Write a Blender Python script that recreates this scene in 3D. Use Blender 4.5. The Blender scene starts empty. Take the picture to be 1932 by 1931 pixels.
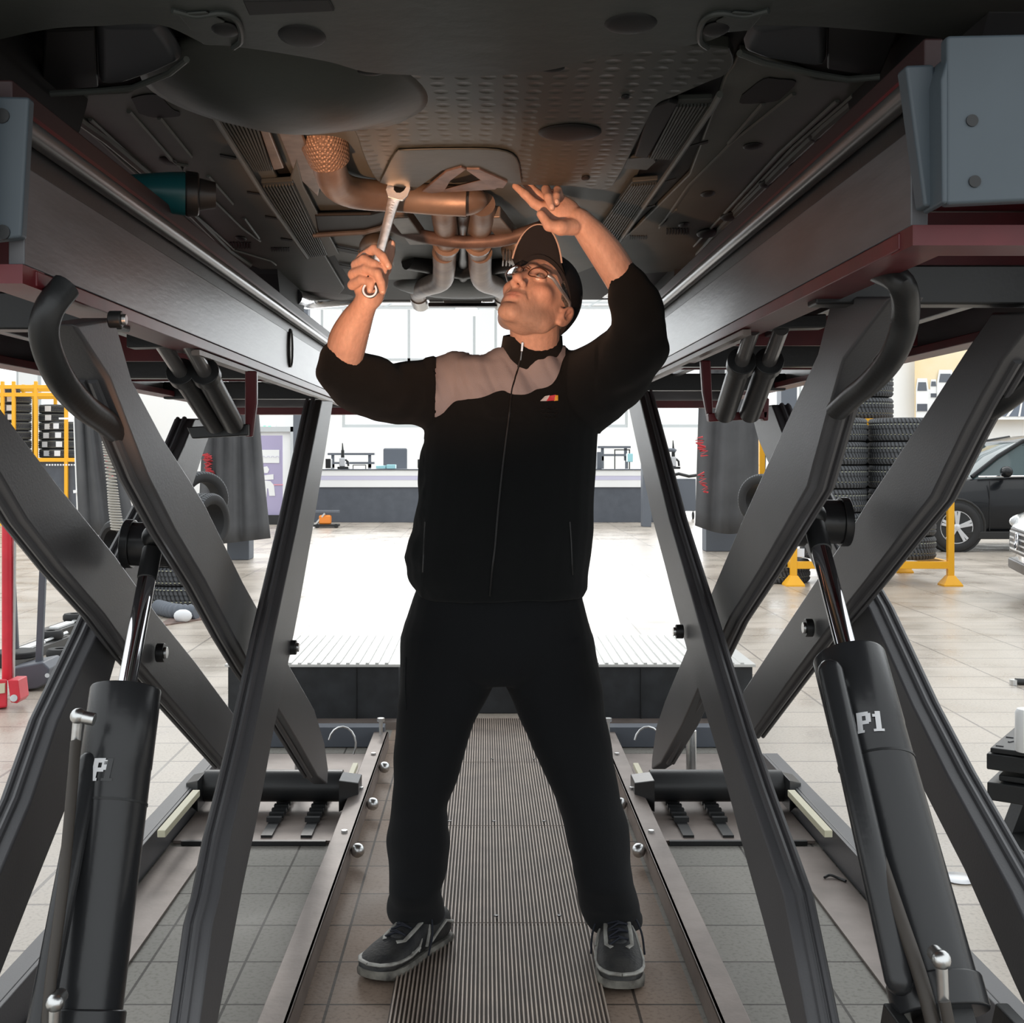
import bpy, bmesh, math, random
import numpy as np
from mathutils import Vector, Matrix, noise
random.seed(7)
PI = math.pi
# ------------------------------------------------------------------ camera, world, lights, exposure
F, CX, CY, H = 2300.0, 915.0, 860.0, 1.26          # focal length in pixels of the 1932x1931 frame, optical axis, eye height
scene = bpy.context.scene
COL = scene.collection
cd = bpy.data.cameras.new('camera'); cam = bpy.data.objects.new('camera', cd); COL.objects.link(cam)
cam.location = (0, 0, H); cam.rotation_euler = (PI/2, 0, 0)
cd.sensor_width = 36; cd.lens = F/1932*36
cd.shift_x = (966-CX)/1932; cd.shift_y = -(965.5-CY)/1932
cd.clip_start = .05; cd.clip_end = 200
scene.camera = cam
w = bpy.data.worlds.new('sky'); scene.world = w; w.use_nodes = True
w.node_tree.nodes['Background'].inputs[0].default_value = (.94, .98, 1, 1)
w.node_tree.nodes['Background'].inputs[1].default_value = 1.45
def lamp(name, kind, loc, target, energy, color, **kw):
    l = bpy.data.lights.new(name, kind); l.energy = energy; l.color = color
    for k, v in kw.items(): setattr(l, k, v)
    o = bpy.data.objects.new(name, l); COL.objects.link(o); o.location = loc
    o.rotation_euler = (Vector(target)-Vector(loc)).to_track_quat('-Z', 'Y').to_euler()
    return o
lamp('work_lamp', 'SPOT', (-.50, 1.0, .95), (-.07, 2.80, 1.80), 175, (1, .50, .27), spot_size=math.radians(34), spot_blend=.9, shadow_soft_size=.04)
lamp('hall_daylight', 'SUN', (0, 20, 8), (0.9, 14, 5.4), .28, (1, .97, .92), angle=math.radians(8))
lamp('window_daylight', 'AREA', (1.0, 31.6, 2.9), (1.0, 10, 1.2), 900, (.95,.98,1), shape='RECTANGLE', size=15, size_y=4.6)
lamp('far_hall_fill', 'AREA', (1.0, 19, 5.7), (1.0, 19, 0), 900, (1,.99,.96), shape='RECTANGLE', size=26, size_y=16)  # added overhead fill that brightens the far hall; no such fixture hangs there
vs = scene.view_settings
scene.display_settings.display_device = 'sRGB'
vs.view_transform = 'Standard'; vs.look = 'None'; vs.exposure = 0.0; vs.gamma = 1.0; vs.use_curve_mapping = False
# ------------------------------------------------------------------ helpers
def P(x, y, Y): return Vector(((x-CX)*Y/F, Y, H-(y-CY)*Y/F))
def PX(x, y, X):
    Y = F*X/(x-CX); return P(x, y, Y)
def PZ(x, y, Z):
    Y = F*(H-Z)/(y-CY); return P(x, y, Y)
def tag(o, label=None, cat=None, group=None, kind=None):
    if label: o['label'] = label
    if cat: o['category'] = cat
    if group: o['group'] = group
    if kind: o['kind'] = kind
    return o
def thing(name, label, cat, loc=(0,0,0), group=None):
    o = bpy.data.objects.new(name, None); COL.objects.link(o); o.location = loc; o.empty_display_size = .05
    return tag(o, label, cat, group)
def attach(o, parent):
    if parent is not None:
        o.parent = parent
        m = Matrix.Identity(4); q = parent; chain = []
        while q is not None: chain.append(q); q = q.parent
        for q in reversed(chain): m = m @ q.matrix_parent_inverse @ q.matrix_basis
        o.matrix_parent_inverse = m.inverted()
    return o
def copy_tree(o, parent=None, top=True):
    c = o.copy(); COL.objects.link(c)
    if parent is not None: c.parent = parent
    for ch in [k for k in ALL if k.parent == o]: copy_tree(ch, c, False)
    return c
ALL = []
def place_copy(o, loc, rz=0, label=None, group=None, sc=None):
    c = copy_tree(o); c.location = loc; c.rotation_euler = (0, 0, rz)
    if sc: c.scale = (sc,)*3
    if label: c['label'] = label
    if group: c['group'] = group
    return c
class MB:
    def __init__(s): s.v = []; s.f = []
    def add(s, vs, fs):
        n = len(s.v); s.v += [tuple(a) for a in vs]; s.f += [tuple(i+n for i in f) for f in fs]; return s
    def hexa(s, p):   # 8 points: bottom 4 ccw, top 4 ccw
        return s.add(p, [(3,2,1,0),(4,5,6,7),(0,1,5,4),(1,2,6,5),(2,3,7,6),(3,0,4,7)])
    def box(s, lo, hi):
        x0,y0,z0 = lo; x1,y1,z1 = hi
        return s.hexa([(x0,y0,z0),(x1,y0,z0),(x1,y1,z0),(x0,y1,z0),(x0,y0,z1),(x1,y0,z1),(x1,y1,z1),(x0,y1,z1)])
    def bar(s, a, b, w, h, up=(0,0,1)):
        a = Vector(a); b = Vector(b); d = (b-a).normalized(); u = Vector(up)
        if abs(d.dot(u)) > .98: u = Vector((0,1,0))
        r = d.cross(u).normalized(); u = r.cross(d).normalized()
        q = [(-1,-1),(1,-1),(1,1),(-1,1)]
        return s.hexa([a+r*i*w/2+u*j*h/2 for i,j in q]+[b+r*i*w/2+u*j*h/2 for i,j in q])
    def prism(s, pts, off):
        pts = [Vector(p) for p in pts]; off = Vector(off); n = len(pts)
        fs = [tuple(range(n))[::-1], tuple(range(n, 2*n))]+[(i,(i+1)%n,(i+1)%n+n,i+n) for i in range(n)]
        return s.add(pts+[p+off for p in pts], fs)
    def loft(s, rings, cap=True, closed=True):
        n = len(rings[0]); vs = [p for r in rings for p in r]; fs = []
        for k in range(len(rings)-1):
            for i in range(n if closed else n-1):
                j = (i+1) % n; fs.append((k*n+i, k*n+j, (k+1)*n+j, (k+1)*n+i))
        if cap: fs += [tuple(range(n))[::-1], tuple(range((len(rings)-1)*n, len(rings)*n))]
        return s.add(vs, fs)
    def tube(s, path, r, n=12, flat=1.0, up=(0,0,1), round_ends=False):
        path = [Vector(p) for p in path]; m = len(path)
        rs = list(r) if hasattr(r, '__len__') else [r]*m
        if round_ends:
            d0 = (path[0]-path[1]).normalized(); d1 = (path[-1]-path[-2]).normalized()
            a = [(path[0]+d0*rs[0]*math.sin(t), rs[0]*math.cos(t)) for t in (1.35, .95, .5)]
            b = [(path[-1]+d1*rs[-1]*math.sin(t), rs[-1]*math.cos(t)) for t in (.5, .95, 1.35)]
            path = [q[0] for q in a]+path+[q[0] for q in b]; rs = [q[1] for q in a]+rs+[q[1] for q in b]; m = len(path)
        rings = []; prev = None
        for i in range(m):
            d = (path[min(i+1,m-1)]-path[max(i-1,0)]).normalized()
            if prev is None:
                u = Vector(up)
                if abs(d.dot(u)) > .95: u = Vector((0,1,0)) if abs(d.y) < .9 else Vector((1,0,0))
            else: u = prev
            rr = d.cross(u).normalized(); u = rr.cross(d).normalized(); prev = u
            rings.append([path[i]+rr*math.cos(t)*rs[i]+u*math.sin(t)*rs[i]*flat for t in [2*PI*k/n for k in range(n)]])
        return s.loft(rings)
    def cyl(s, a, b, r, r2=None, n=20): return s.tube([a, b], [r, r if r2 is None else r2], n)
    def ball(s, c, r, n=12, rot=None):
        r = Vector((r,r,r)) if not hasattr(r, '__len__') else Vector(r); c = Vector(c); rings = []
        for i in range(1, n):
            ph = PI*i/n
            rings.append([c+(rot@Vector((r.x*math.sin(ph)*math.cos(t), r.y*math.sin(ph)*math.sin(t), -r.z*math.cos(ph))) if rot else
                          Vector((r.x*math.sin(ph)*math.cos(t), r.y*math.sin(ph)*math.sin(t), -r.z*math.cos(ph)))) for t in [2*PI*k/(2*n) for k in range(2*n)]])
        return s.loft(rings)
    def lathe(s, prof, origin=(0,0,0), axis='z', n=32, close=False):
        o = Vector(origin); rings = []
        for k in range(n):
            t = 2*PI*k/n; c, q = math.cos(t), math.sin(t)
            if axis == 'z': rings.append([o+Vector((r*c, r*q, h)) for r, h in prof])
            elif axis == 'x': rings.append([o+Vector((h, r*c, r*q)) for r, h in prof])
            else: rings.append([o+Vector((r*c, h, -r*q)) for r, h in prof])
        m = len(prof); vs = [p for r in rings for p in r]; fs = []
        for k in range(n):
            for i in range(m if close else m-1):
                j = (i+1) % m; fs.append((k*m+i, ((k+1)%n)*m+i, ((k+1)%n)*m+j, k*m+j))
        return s.add(vs, fs)
    def build(s, name, m, parent=None, bevel=0, smooth=False, label=None, seg=2, sub=0):
        me = bpy.data.meshes.new(name); me.from_pydata(s.v, [], s.f); me.validate()
        bm = bmesh.new(); bm.from_mesh(me); bmesh.ops.recalc_face_normals(bm, faces=bm.faces); bm.to_mesh(me); bm.free()
        return finish(name, me, m, parent, bevel, smooth, label, seg, sub)
def finish(name, me, m, parent=None, bevel=0, smooth=False, label=None, seg=2, sub=0):
    me.materials.append(m)
    if smooth or bevel: me.polygons.foreach_set('use_smooth', [True]*len(me.polygons))
    o = bpy.data.objects.new(name, me); COL.objects.link(o)
    if smooth and not bevel and not sub and smooth != 'all':
        try: me.set_sharp_from_angle(angle=math.radians(40))
        except Exception: pass
    if bevel:
        b = o.modifiers.new('bevel', 'BEVEL'); b.width = bevel; b.segments = seg; b.limit_method = 'ANGLE'; b.angle_limit = .6; b.harden_normals = True
    if sub:
        b = o.modifiers.new('sub', 'SUBSURF'); b.levels = sub; b.render_levels = sub
    attach(o, parent)
    if label: o['label'] = label
    ALL.append(o)
    return o
def link(nt, a, b): nt.links.new(a, b)
def mat(name, color, rough=.6, metal=0, var=.0, vscale=6, bump=0, bscale=60, color2=None, spec=.5, sheen=0, sss=0, coat=0, alpha=1, trans=0, emit=None, estr=0, stretch=None, ior=1.45):
    m = bpy.data.materials.new(name); m.use_nodes = True; nt = m.node_tree; b = nt.nodes['Principled BSDF']
    b.inputs['Base Color'].default_value = (*color, 1); b.inputs['Roughness'].default_value = rough; b.inputs['Metallic'].default_value = metal
    b.inputs['Specular IOR Level'].default_value = spec; b.inputs['IOR'].default_value = ior
    if sheen: b.inputs['Sheen Weight'].default_value = sheen; b.inputs['Sheen Roughness'].default_value = .6
    if sss: b.inputs['Subsurface Weight'].default_value = sss; b.inputs['Subsurface Scale'].default_value = .01
    if coat: b.inputs['Coat Weight'].default_value = coat; b.inputs['Coat Roughness'].default_value = .05
    if alpha < 1: b.inputs['Alpha'].default_value = alpha
    if trans: b.inputs['Transmission Weight'].default_value = trans
    if emit: b.inputs['Emission Color'].default_value = (*emit, 1); b.inputs['Emission Strength'].default_value = estr
    tc = None
    def coords():
        nonlocal tc
        if tc is None:
            t = nt.nodes.new('ShaderNodeTexCoord'); mp = nt.nodes.new('ShaderNodeMapping'); link(nt, t.outputs['Object'], mp.inputs[0])
            if stretch: mp.inputs['Scale'].default_value = stretch
            tc = mp.outputs[0]
        return tc
    if var or color2:
        n = nt.nodes.new('ShaderNodeTexNoise'); n.inputs['Scale'].default_value = vscale; n.inputs['Detail'].default_value = 6; link(nt, coords(), n.inputs['Vector'])
        r = nt.nodes.new('ShaderNodeValToRGB'); r.color_ramp.elements[0].position = .35; r.color_ramp.elements[1].position = .65
        c2 = color2 or tuple(min(1, c*(1+var)) for c in color); c1 = color if color2 else tuple(c*(1-var) for c in color)
        r.color_ramp.elements[0].color = (*c1, 1); r.color_ramp.elements[1].color = (*c2, 1)
        link(nt, n.outputs[0], r.inputs[0]); link(nt, r.outputs[0], b.inputs['Base Color'])
    if bump:
        n = nt.nodes.new('ShaderNodeTexNoise'); n.inputs['Scale'].default_value = bscale; n.inputs['Detail'].default_value = 4; link(nt, coords(), n.inputs['Vector'])
        bp = nt.nodes.new('ShaderNodeBump'); bp.inputs['Strength'].default_value = bump; bp.inputs['Distance'].default_value = .005
        link(nt, n.outputs[0], bp.inputs['Height']); link(nt, bp.outputs[0], b.inputs['Normal'])
    return m
def bez(pts, n=8):   # Catmull-Rom through points (Vectors or tuples of any length)
    pts = [np.array(p, float) for p in pts]; out = []
    q = [2*pts[0]-pts[1]]+pts+[2*pts[-1]-pts[-2]]
    for i in range(1, len(q)-2):
        for k in range(n):
            t = k/n; out.append(.5*((2*q[i])+(-q[i-1]+q[i+1])*t+(2*q[i-1]-5*q[i]+4*q[i+1]-q[i+2])*t*t+(-q[i-1]+3*q[i]-3*q[i+1]+q[i+2])*t**3))
    out.append(pts[-1]); return out
def V3(a): return Vector((float(a[0]), float(a[1]), float(a[2])))
def fuse(mb, voxel, smooth_it=4, fac=.5):
    me = bpy.data.meshes.new('tmp'); me.from_pydata(mb.v, [], mb.f); me.validate()
    bm = bmesh.new(); bm.from_mesh(me); bmesh.ops.recalc_face_normals(bm, faces=bm.faces); bm.to_mesh(me); bm.free()
    o = bpy.data.objects.new('tmp', me); COL.objects.link(o)
    r = o.modifiers.new('r', 'REMESH'); r.mode = 'VOXEL'; r.voxel_size = voxel
    if smooth_it:
        s = o.modifiers.new('s', 'SMOOTH'); s.iterations = smooth_it; s.factor = fac
    dg = bpy.context.evaluated_depsgraph_get(); ev = o.evaluated_get(dg)
    out = bpy.data.meshes.new_from_object(ev); bpy.data.objects.remove(o); bpy.data.meshes.remove(me); out.materials.clear()
    return out
def getco(me):
    a = np.empty(len(me.vertices)*3, np.float32); me.vertices.foreach_get('co', a); return a.reshape(-1, 3)
def setco(me, a): me.vertices.foreach_set('co', np.asarray(a, np.float32).ravel()); me.update()
def getno(me):
    a = np.empty(len(me.vertices)*3, np.float32); me.vertex_normals.foreach_get('vector', a); return a.reshape(-1, 3)
def split_mesh(me, mask, name):   # faces whose mask is true go to a new mesh
    co = getco(me); polys = [tuple(p.vertices) for p in me.polygons]; outs = []
    for want in (False, True):
        used = {}; fs = []
        for p, mk in zip(polys, mask):
            if bool(mk) == want: fs.append(tuple(used.setdefault(i, len(used)) for i in p))
        vs = [None]*len(used)
        for i, j in used.items(): vs[j] = tuple(co[i])
        m2 = bpy.data.meshes.new(name); m2.from_pydata(vs, [], fs); outs.append(m2)
    return outs
def inpoly(x, y, poly):
    x = np.asarray(x); y = np.asarray(y); c = np.zeros(x.shape, bool); n = len(poly)
    for i in range(n):
        x0, y0 = poly[i]; x1, y1 = poly[(i+1) % n]
        if y0 == y1: continue
        c ^= ((y0 > y) != (y1 > y)) & (x < (x1-x0)*(y-y0)/(y1-y0)+x0)
    return c
def to_px(co):
    co = np.asarray(co); return CX+co[:,0]*F/co[:,1], CY-(co[:,2]-H)*F/co[:,1]
# implicit surfaces
class Field:
    def __init__(s, lo, hi, step):
        s.lo = np.array(lo, float); s.st = step; s.n = np.ceil((np.array(hi)-s.lo)/step).astype(int)+1
        s.a = np.full(tuple(s.n), .05, np.float32)
    def _reg(s, lo, hi):
        i0 = np.clip(np.floor((np.array(lo)-s.lo)/s.st).astype(int), 0, s.n); i1 = np.clip(np.ceil((np.array(hi)-s.lo)/s.st).astype(int)+1, 0, s.n)
        ax = [(s.lo[k]+s.st*np.arange(i0[k], i1[k])).astype(np.float32) for k in range(3)]
        return tuple(slice(i0[k], i1[k]) for k in range(3)), ax[0][:,None,None], ax[1][None,:,None], ax[2][None,None,:]
    def _put(s, sl, d, k, sub):
        a = s.a[sl]
        if a.size == 0: return
        if sub: h = np.clip(.5-.5*(d+a)/k, 0, 1); s.a[sl] = a*(1-h)-d*h+k*h*(1-h)
        else: h = np.clip(.5+.5*(d-a)/k, 0, 1); s.a[sl] = d*(1-h)+a*h-k*h*(1-h)
    def cap(s, a, b, r1, r2, k=.008, sub=False):
        a = np.array(a, float); b = np.array(b, float); R = max(r1, r2)+k*1.5+.03
        sl, x, y, z = s._reg(np.minimum(a,b)-R, np.maximum(a,b)+R); ba = b-a; bb = max(ba@ba, 1e-9)
        t = np.clip(((x-a[0])*ba[0]+(y-a[1])*ba[1]+(z-a[2])*ba[2])/bb, 0, 1)
        d = np.sqrt((x-a[0]-t*ba[0])**2+(y-a[1]-t*ba[1])**2+(z-a[2]-t*ba[2])**2)-(r1+(r2-r1)*t)
        s._put(sl, d.astype(np.float32), k, sub)
    def ell(s, c, r, k=.008, sub=False, rot=None):
        c = np.array(c, float); r = np.array(r, float); R = r.max()+k*1.5+.03
        sl, x, y, z = s._reg(c-R, c+R); q = [x-c[0], y-c[1], z-c[2]]
        if rot is not None: q = [q[0]*rot[i][0]+q[1]*rot[i][1]+q[2]*rot[i][2] for i in range(3)]
        k0 = np.sqrt((q[0]/r[0])**2+(q[1]/r[1])**2+(q[2]/r[2])**2); k1 = np.sqrt((q[0]/r[0]**2)**2+(q[1]/r[1]**2)**2+(q[2]/r[2]**2)**2)+1e-6
        s._put(sl, (k0*(k0-1)/k1).astype(np.float32), k, sub)
    def mesh(s):
        f = s.a; g = f < 0; n = f.shape
        cnt = np.zeros((n[0]-1, n[1]-1, n[2]-1), np.int8)
        for i in (0,1):
            for j in (0,1):
                for k in (0,1): cnt += g[i:n[0]-1+i, j:n[1]-1+j, k:n[2]-1+k]
        I, J, K = np.nonzero((cnt > 0) & (cnt < 8)); idx = -np.ones(cnt.shape, np.int32); idx[I,J,K] = np.arange(len(I))
        pos = np.zeros((len(I), 3)); num = np.zeros(len(I)); cs = [(0,0,0),(1,0,0),(0,1,0),(1,1,0),(0,0,1),(1,0,1),(0,1,1),(1,1,1)]
        for a in range(8):
            for b in (1, 2, 4):
                if a & b: continue
                p = cs[a]; q = cs[a | b]; fa = f[I+p[0],J+p[1],K+p[2]]; fb = f[I+q[0],J+q[1],K+q[2]]; mk = (fa < 0) != (fb < 0)
                t = np.where(mk, fa/np.where(mk, fa-fb, 1), 0)
                for k in range(3): pos[:,k] += np.where(mk, p[k]+t*(q[k]-p[k]), 0)
                num += mk
        v = s.lo+s.st*(np.stack([I,J,K], 1)+pos/num[:,None]); fs = []
        for ax in range(3):
            u, w_ = (ax+1)%3, (ax+2)%3
            sa = [slice(None)]*3; sb = [slice(None)]*3; sa[ax] = slice(0,-1); sb[ax] = slice(1,None)
            d = g[tuple(sa)] != g[tuple(sb)]; C = list(np.nonzero(d)); ok = (C[u] > 0) & (C[w_] > 0) & (C[u] < n[u]-1) & (C[w_] < n[w_]-1); C = [c[ok] for c in C]
            def at(du, dw):
                c = list(C); c[u] = c[u]-du; c[w_] = c[w_]-dw; return idx[c[0], c[1], c[2]]
            q = np.stack([at(0,0), at(1,0), at(1,1), at(0,1)], 1); flip = g[C[0],C[1],C[2]]
            q[~flip] = q[~flip][:, ::-1]; fs.append(q)
        return v, np.concatenate(fs)
def ordn(i): return ['', 'second ', 'third ', 'fourth ', 'fifth ', 'sixth ', 'seventh ', 'eighth ', 'ninth '][i]
# ------------------------------------------------------------------ materials
M = {}
M['arm'] = mat('charcoal_painted_steel', (.074,.074,.079), .42, var=.10, vscale=3, bump=.08, bscale=250)
M['black_steel'] = mat('black_painted_steel', (.016,.017,.018), .38, var=.2, vscale=5, bump=.06, bscale=120)
M['cyl_black'] = mat('satin_black_cylinder', (.022,.023,.025), .26, bump=.05, bscale=90)
M['chrome'] = mat('chrome', (.85,.86,.9), .07, 1)
M['zinc'] = mat('zinc_plated_steel', (.62,.63,.63), .3, 1, bump=.1, bscale=80)
M['red'] = mat('dark_red_paint', (.10,.010,.014), .38, var=.25, vscale=8)
M['red_bright'] = mat('bright_red_paint', (.62,.03,.05), .35, var=.1)
M['runway'] = mat('grey_runway_wall', (.085,.085,.092), .33, color2=(.13,.13,.14), vscale=5, bump=.06, bscale=40, stretch=(1,.6,4))
M['lip'] = mat('worn_runway_lip', (.15,.145,.145), .28, .5, var=.12, vscale=3)
M['curb'] = mat('dark_brown_red_paint', (.035,.014,.015), .45)
M['bluegrey'] = mat('blue_grey_paint', (.068,.088,.105), .45, var=.06)
M['rail'] = mat('brownish_grey_steel', (.17,.14,.125), .45, .3, color2=(.24,.20,.18), vscale=7, bump=.1, bscale=70)
M['rubber'] = mat('rubber', (.018,.018,.019), .7, bump=.1, bscale=50)
M['hose'] = mat('brown_black_hose', (.045,.038,.032), .55)
M['label_white'] = mat('white_lettering', (.75,.76,.78), .6)
M['label_worn'] = mat('worn_lettering', (.06,.062,.065), .5)
M['plastic'] = mat('grey_black_undertray_plastic', (.042,.049,.047), .5, color2=(.060,.067,.062), vscale=4, bump=.15, bscale=30)
M['pan'] = mat('floor_pan_grey', (.088,.098,.092), .55, color2=(.12,.13,.12), vscale=3, bump=.1, bscale=20)
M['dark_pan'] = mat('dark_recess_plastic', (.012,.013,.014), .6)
M['liner'] = mat('wheel_liner', (.045,.052,.06), .55)
M['heat'] = mat('aluminium_heat_shield', (.26,.22,.19), .45, .5, var=.2, vscale=20)
M['exhaust'] = mat('dusty_exhaust_steel', (.36,.27,.21), .45, .45, color2=(.24,.18,.15), vscale=10, bump=.1, bscale=60)
M['tip'] = mat('exhaust_tip', (.42,.39,.36), .3, .7)
M['brace'] = mat('rusty_brown_brace', (.20,.14,.12), .5, .3, var=.3, vscale=20)
M['teal'] = mat('teal_plastic', (.01,.09,.10), .35)
M['black_plastic'] = mat('black_plastic', (.012,.012,.012), .4)
M['fleece'] = mat('black_fleece', (.0085,.0095,.010), .95, bump=.35, bscale=700, spec=.15, sheen=.06)
M['yoke'] = mat('grey_pink_fleece', (.33,.31,.33), .95, bump=.3, bscale=700, spec=.15)
M['trouser'] = mat('black_twill', (.0085,.0095,.011), .85, bump=.2, bscale=500, spec=.2, sheen=.04)
M['cap'] = mat('black_cap_cotton', (.022,.022,.025), .85, bump=.2, bscale=600, spec=.2)
M['piping'] = mat('pale_pink_piping', (.55,.42,.36), .7)
M['hair'] = mat('grey_hair', (.20,.19,.18), .7, bump=1, bscale=500, color2=(.07,.065,.06), vscale=180)
M['frame'] = mat('brown_metal_frame', (.12,.05,.035), .3, .6)
M['temple'] = mat('silver_temple', (.55,.56,.58), .3, .8)
M['lens'] = mat('clear_lens', (.95,.95,.95), .02, trans=1, ior=1.1, alpha=.35)
M['eye'] = mat('eye_white', (.7,.65,.62), .2)
M['iris'] = mat('iris', (.05,.03,.02), .15)
M['shoe'] = mat('worn_black_shoe_leather', (.012,.013,.015), .6, color2=(.035,.034,.032), vscale=25, bump=.3, bscale=150)
M['shoe_grey'] = mat('dirty_silver_overlay', (.42,.42,.39), .5, color2=(.20,.19,.17), vscale=30)
M['sole'] = mat('dirty_grey_sole', (.24,.23,.20), .7, color2=(.06,.056,.05), vscale=25)
M['lace'] = mat('navy_lace', (.01,.012,.02), .8)
M['yellow'] = mat('yellow_paint', (.85,.42,.02), .45)
M['white_wall'] = mat('white_wall_paint', (.86,.87,.87), .7)
M['grey_col'] = mat('slate_grey_paint', (.12,.135,.16), .6)
M['counter_dark'] = mat('dark_slate_panel', (.085,.095,.115), .5, var=.08)
M['lilac'] = mat('pale_lilac_panel', (.58,.57,.72), .5)
M['white_gloss'] = mat('white_panel', (.85,.86,.86), .4)
M['glass_win'] = mat('window_glass', (1,1,1), .02, trans=1, ior=1.02, alpha=.25)
M['white_frame'] = mat('pale_grey_frame', (.55,.58,.59), .5)
M['curtain'] = mat('dark_grey_curtain', (.085,.087,.092), .8, var=.15, vscale=2, bump=.2, bscale=8, spec=.2)
M['curtain_red'] = mat('red_curtain_print', (.55,.06,.07), .8)
M['ramp'] = mat('black_ramp_side', (.02,.022,.025), .5, var=.3, vscale=12)
M['skinbase'] = None
M['car_black'] = mat('black_car_paint', (.006,.007,.009), .3, spec=.25, coat=.25)
M['car_dark'] = mat('dark_grey_car_paint', (.04,.042,.045), .25, coat=1)
M['car_silver'] = mat('silver_car_paint', (.55,.56,.55), .25, .4, coat=1)
M['car_glass'] = mat('tinted_glass', (.05,.08,.085), .05, spec=.6)
M['alloy'] = mat('alloy_wheel', (.62,.63,.65), .3, .6)
M['exit_green'] = mat('exit_sign_green', (.1,.65,.35), .5, emit=(.25,.9,.55), estr=.7)
M['orange'] = mat('orange_plastic', (.8,.25,.04), .5)
M['cyan'] = mat('pale_cyan_plastic', (.35,.65,.70), .4)
M['cream'] = mat('cream_plastic', (.6,.57,.42), .5)
M['lampshade'] = mat('white_enamel_shade', (.8,.82,.82), .4)
M['banner'] = mat('lilac_banner', (.42,.38,.56), .6)
M['pink'] = mat('pink_print', (.8,.35,.42), .6)
M['rope'] = mat('grey_spiral_hose', (.42,.40,.36), .5)
def skin_mat():
    m = mat('skin', (.55,.32,.24), .48, sss=.12, bump=.12, bscale=260, spec=.4); nt = m.node_tree; b = nt.nodes['Principled BSDF']
    a = nt.nodes.new('ShaderNodeVertexColor'); a.layer_name = 'tone'
    n = nt.nodes.new('ShaderNodeTexNoise'); n.inputs['Scale'].default_value = 90
    mx = nt.nodes.new('ShaderNodeMix'); mx.data_type = 'RGBA'; mx.blend_type = 'MULTIPLY'; mx.inputs[0].default_value = .35
    link(nt, a.outputs[0], mx.inputs[6]); link(nt, n.outputs[0], mx.inputs[7]); link(nt, mx.outputs[2], b.inputs['Base Color'])
    return m
M['skin'] = skin_mat()
def tread_mat():
    m = mat('tyre_tread_rubber', (.03,.031,.033), .65); nt = m.node_tree; b = nt.nodes['Principled BSDF']
    t = nt.nodes.new('ShaderNodeTexCoord'); s = nt.nodes.new('ShaderNodeSeparateXYZ'); link(nt, t.outputs['Object'], s.inputs[0])
    at = nt.nodes.new('ShaderNodeMath'); at.operation = 'ARCTAN2'; link(nt, s.outputs[1], at.inputs[0]); link(nt, s.outputs[0], at.inputs[1])
    def mth(op, a, v=None, c=None):
        q = nt.nodes.new('ShaderNodeMath'); q.operation = op; link(nt, a, q.inputs[0])
        if v is not None:
            if hasattr(v, 'name') and not isinstance(v, (int, float)): link(nt, v, q.inputs[1])
            else: q.inputs[1].default_value = v
        return q.outputs[0]
    zk = mth('MULTIPLY', s.outputs[2], 60.0); an = mth('MULTIPLY', at.outputs[0], 55.0); sm = mth('ADD', an, zk)
    wv = mth('SINE', sm); st = mth('GREATER_THAN', wv, .3)
    bp = nt.nodes.new('ShaderNodeBump'); bp.inputs['Strength'].default_value = 1; bp.inputs['Distance'].default_value = .003; link(nt, st, bp.inputs['Height']); link(nt, bp.outputs[0], b.inputs['Normal'])
    mx = nt.nodes.new('ShaderNodeMix'); mx.data_type = 'RGBA'; link(nt, st, mx.inputs[0]); mx.inputs[6].default_value = (.075,.08,.088,1); mx.inputs[7].default_value = (.014,.015,.017,1)
    # moulded colour lines
    zz = mth('ABSOLUTE', s.outputs[2]); z2 = mth('SUBTRACT', zz, .05); z3 = mth('ABSOLUTE', z2); ln = mth('LESS_THAN', z3, .0035); ln2 = mth('MULTIPLY', ln, st)
    m2 = nt.nodes.new('ShaderNodeMix'); m2.data_type = 'RGBA'; link(nt, ln2, m2.inputs[0]); link(nt, mx.outputs[2], m2.inputs[6]); m2.inputs[7].default_value = (.5,.5,.36,1)
    link(nt, m2.outputs[2], b.inputs['Base Color'])
    return m
M['tread'] = tread_mat()
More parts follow.
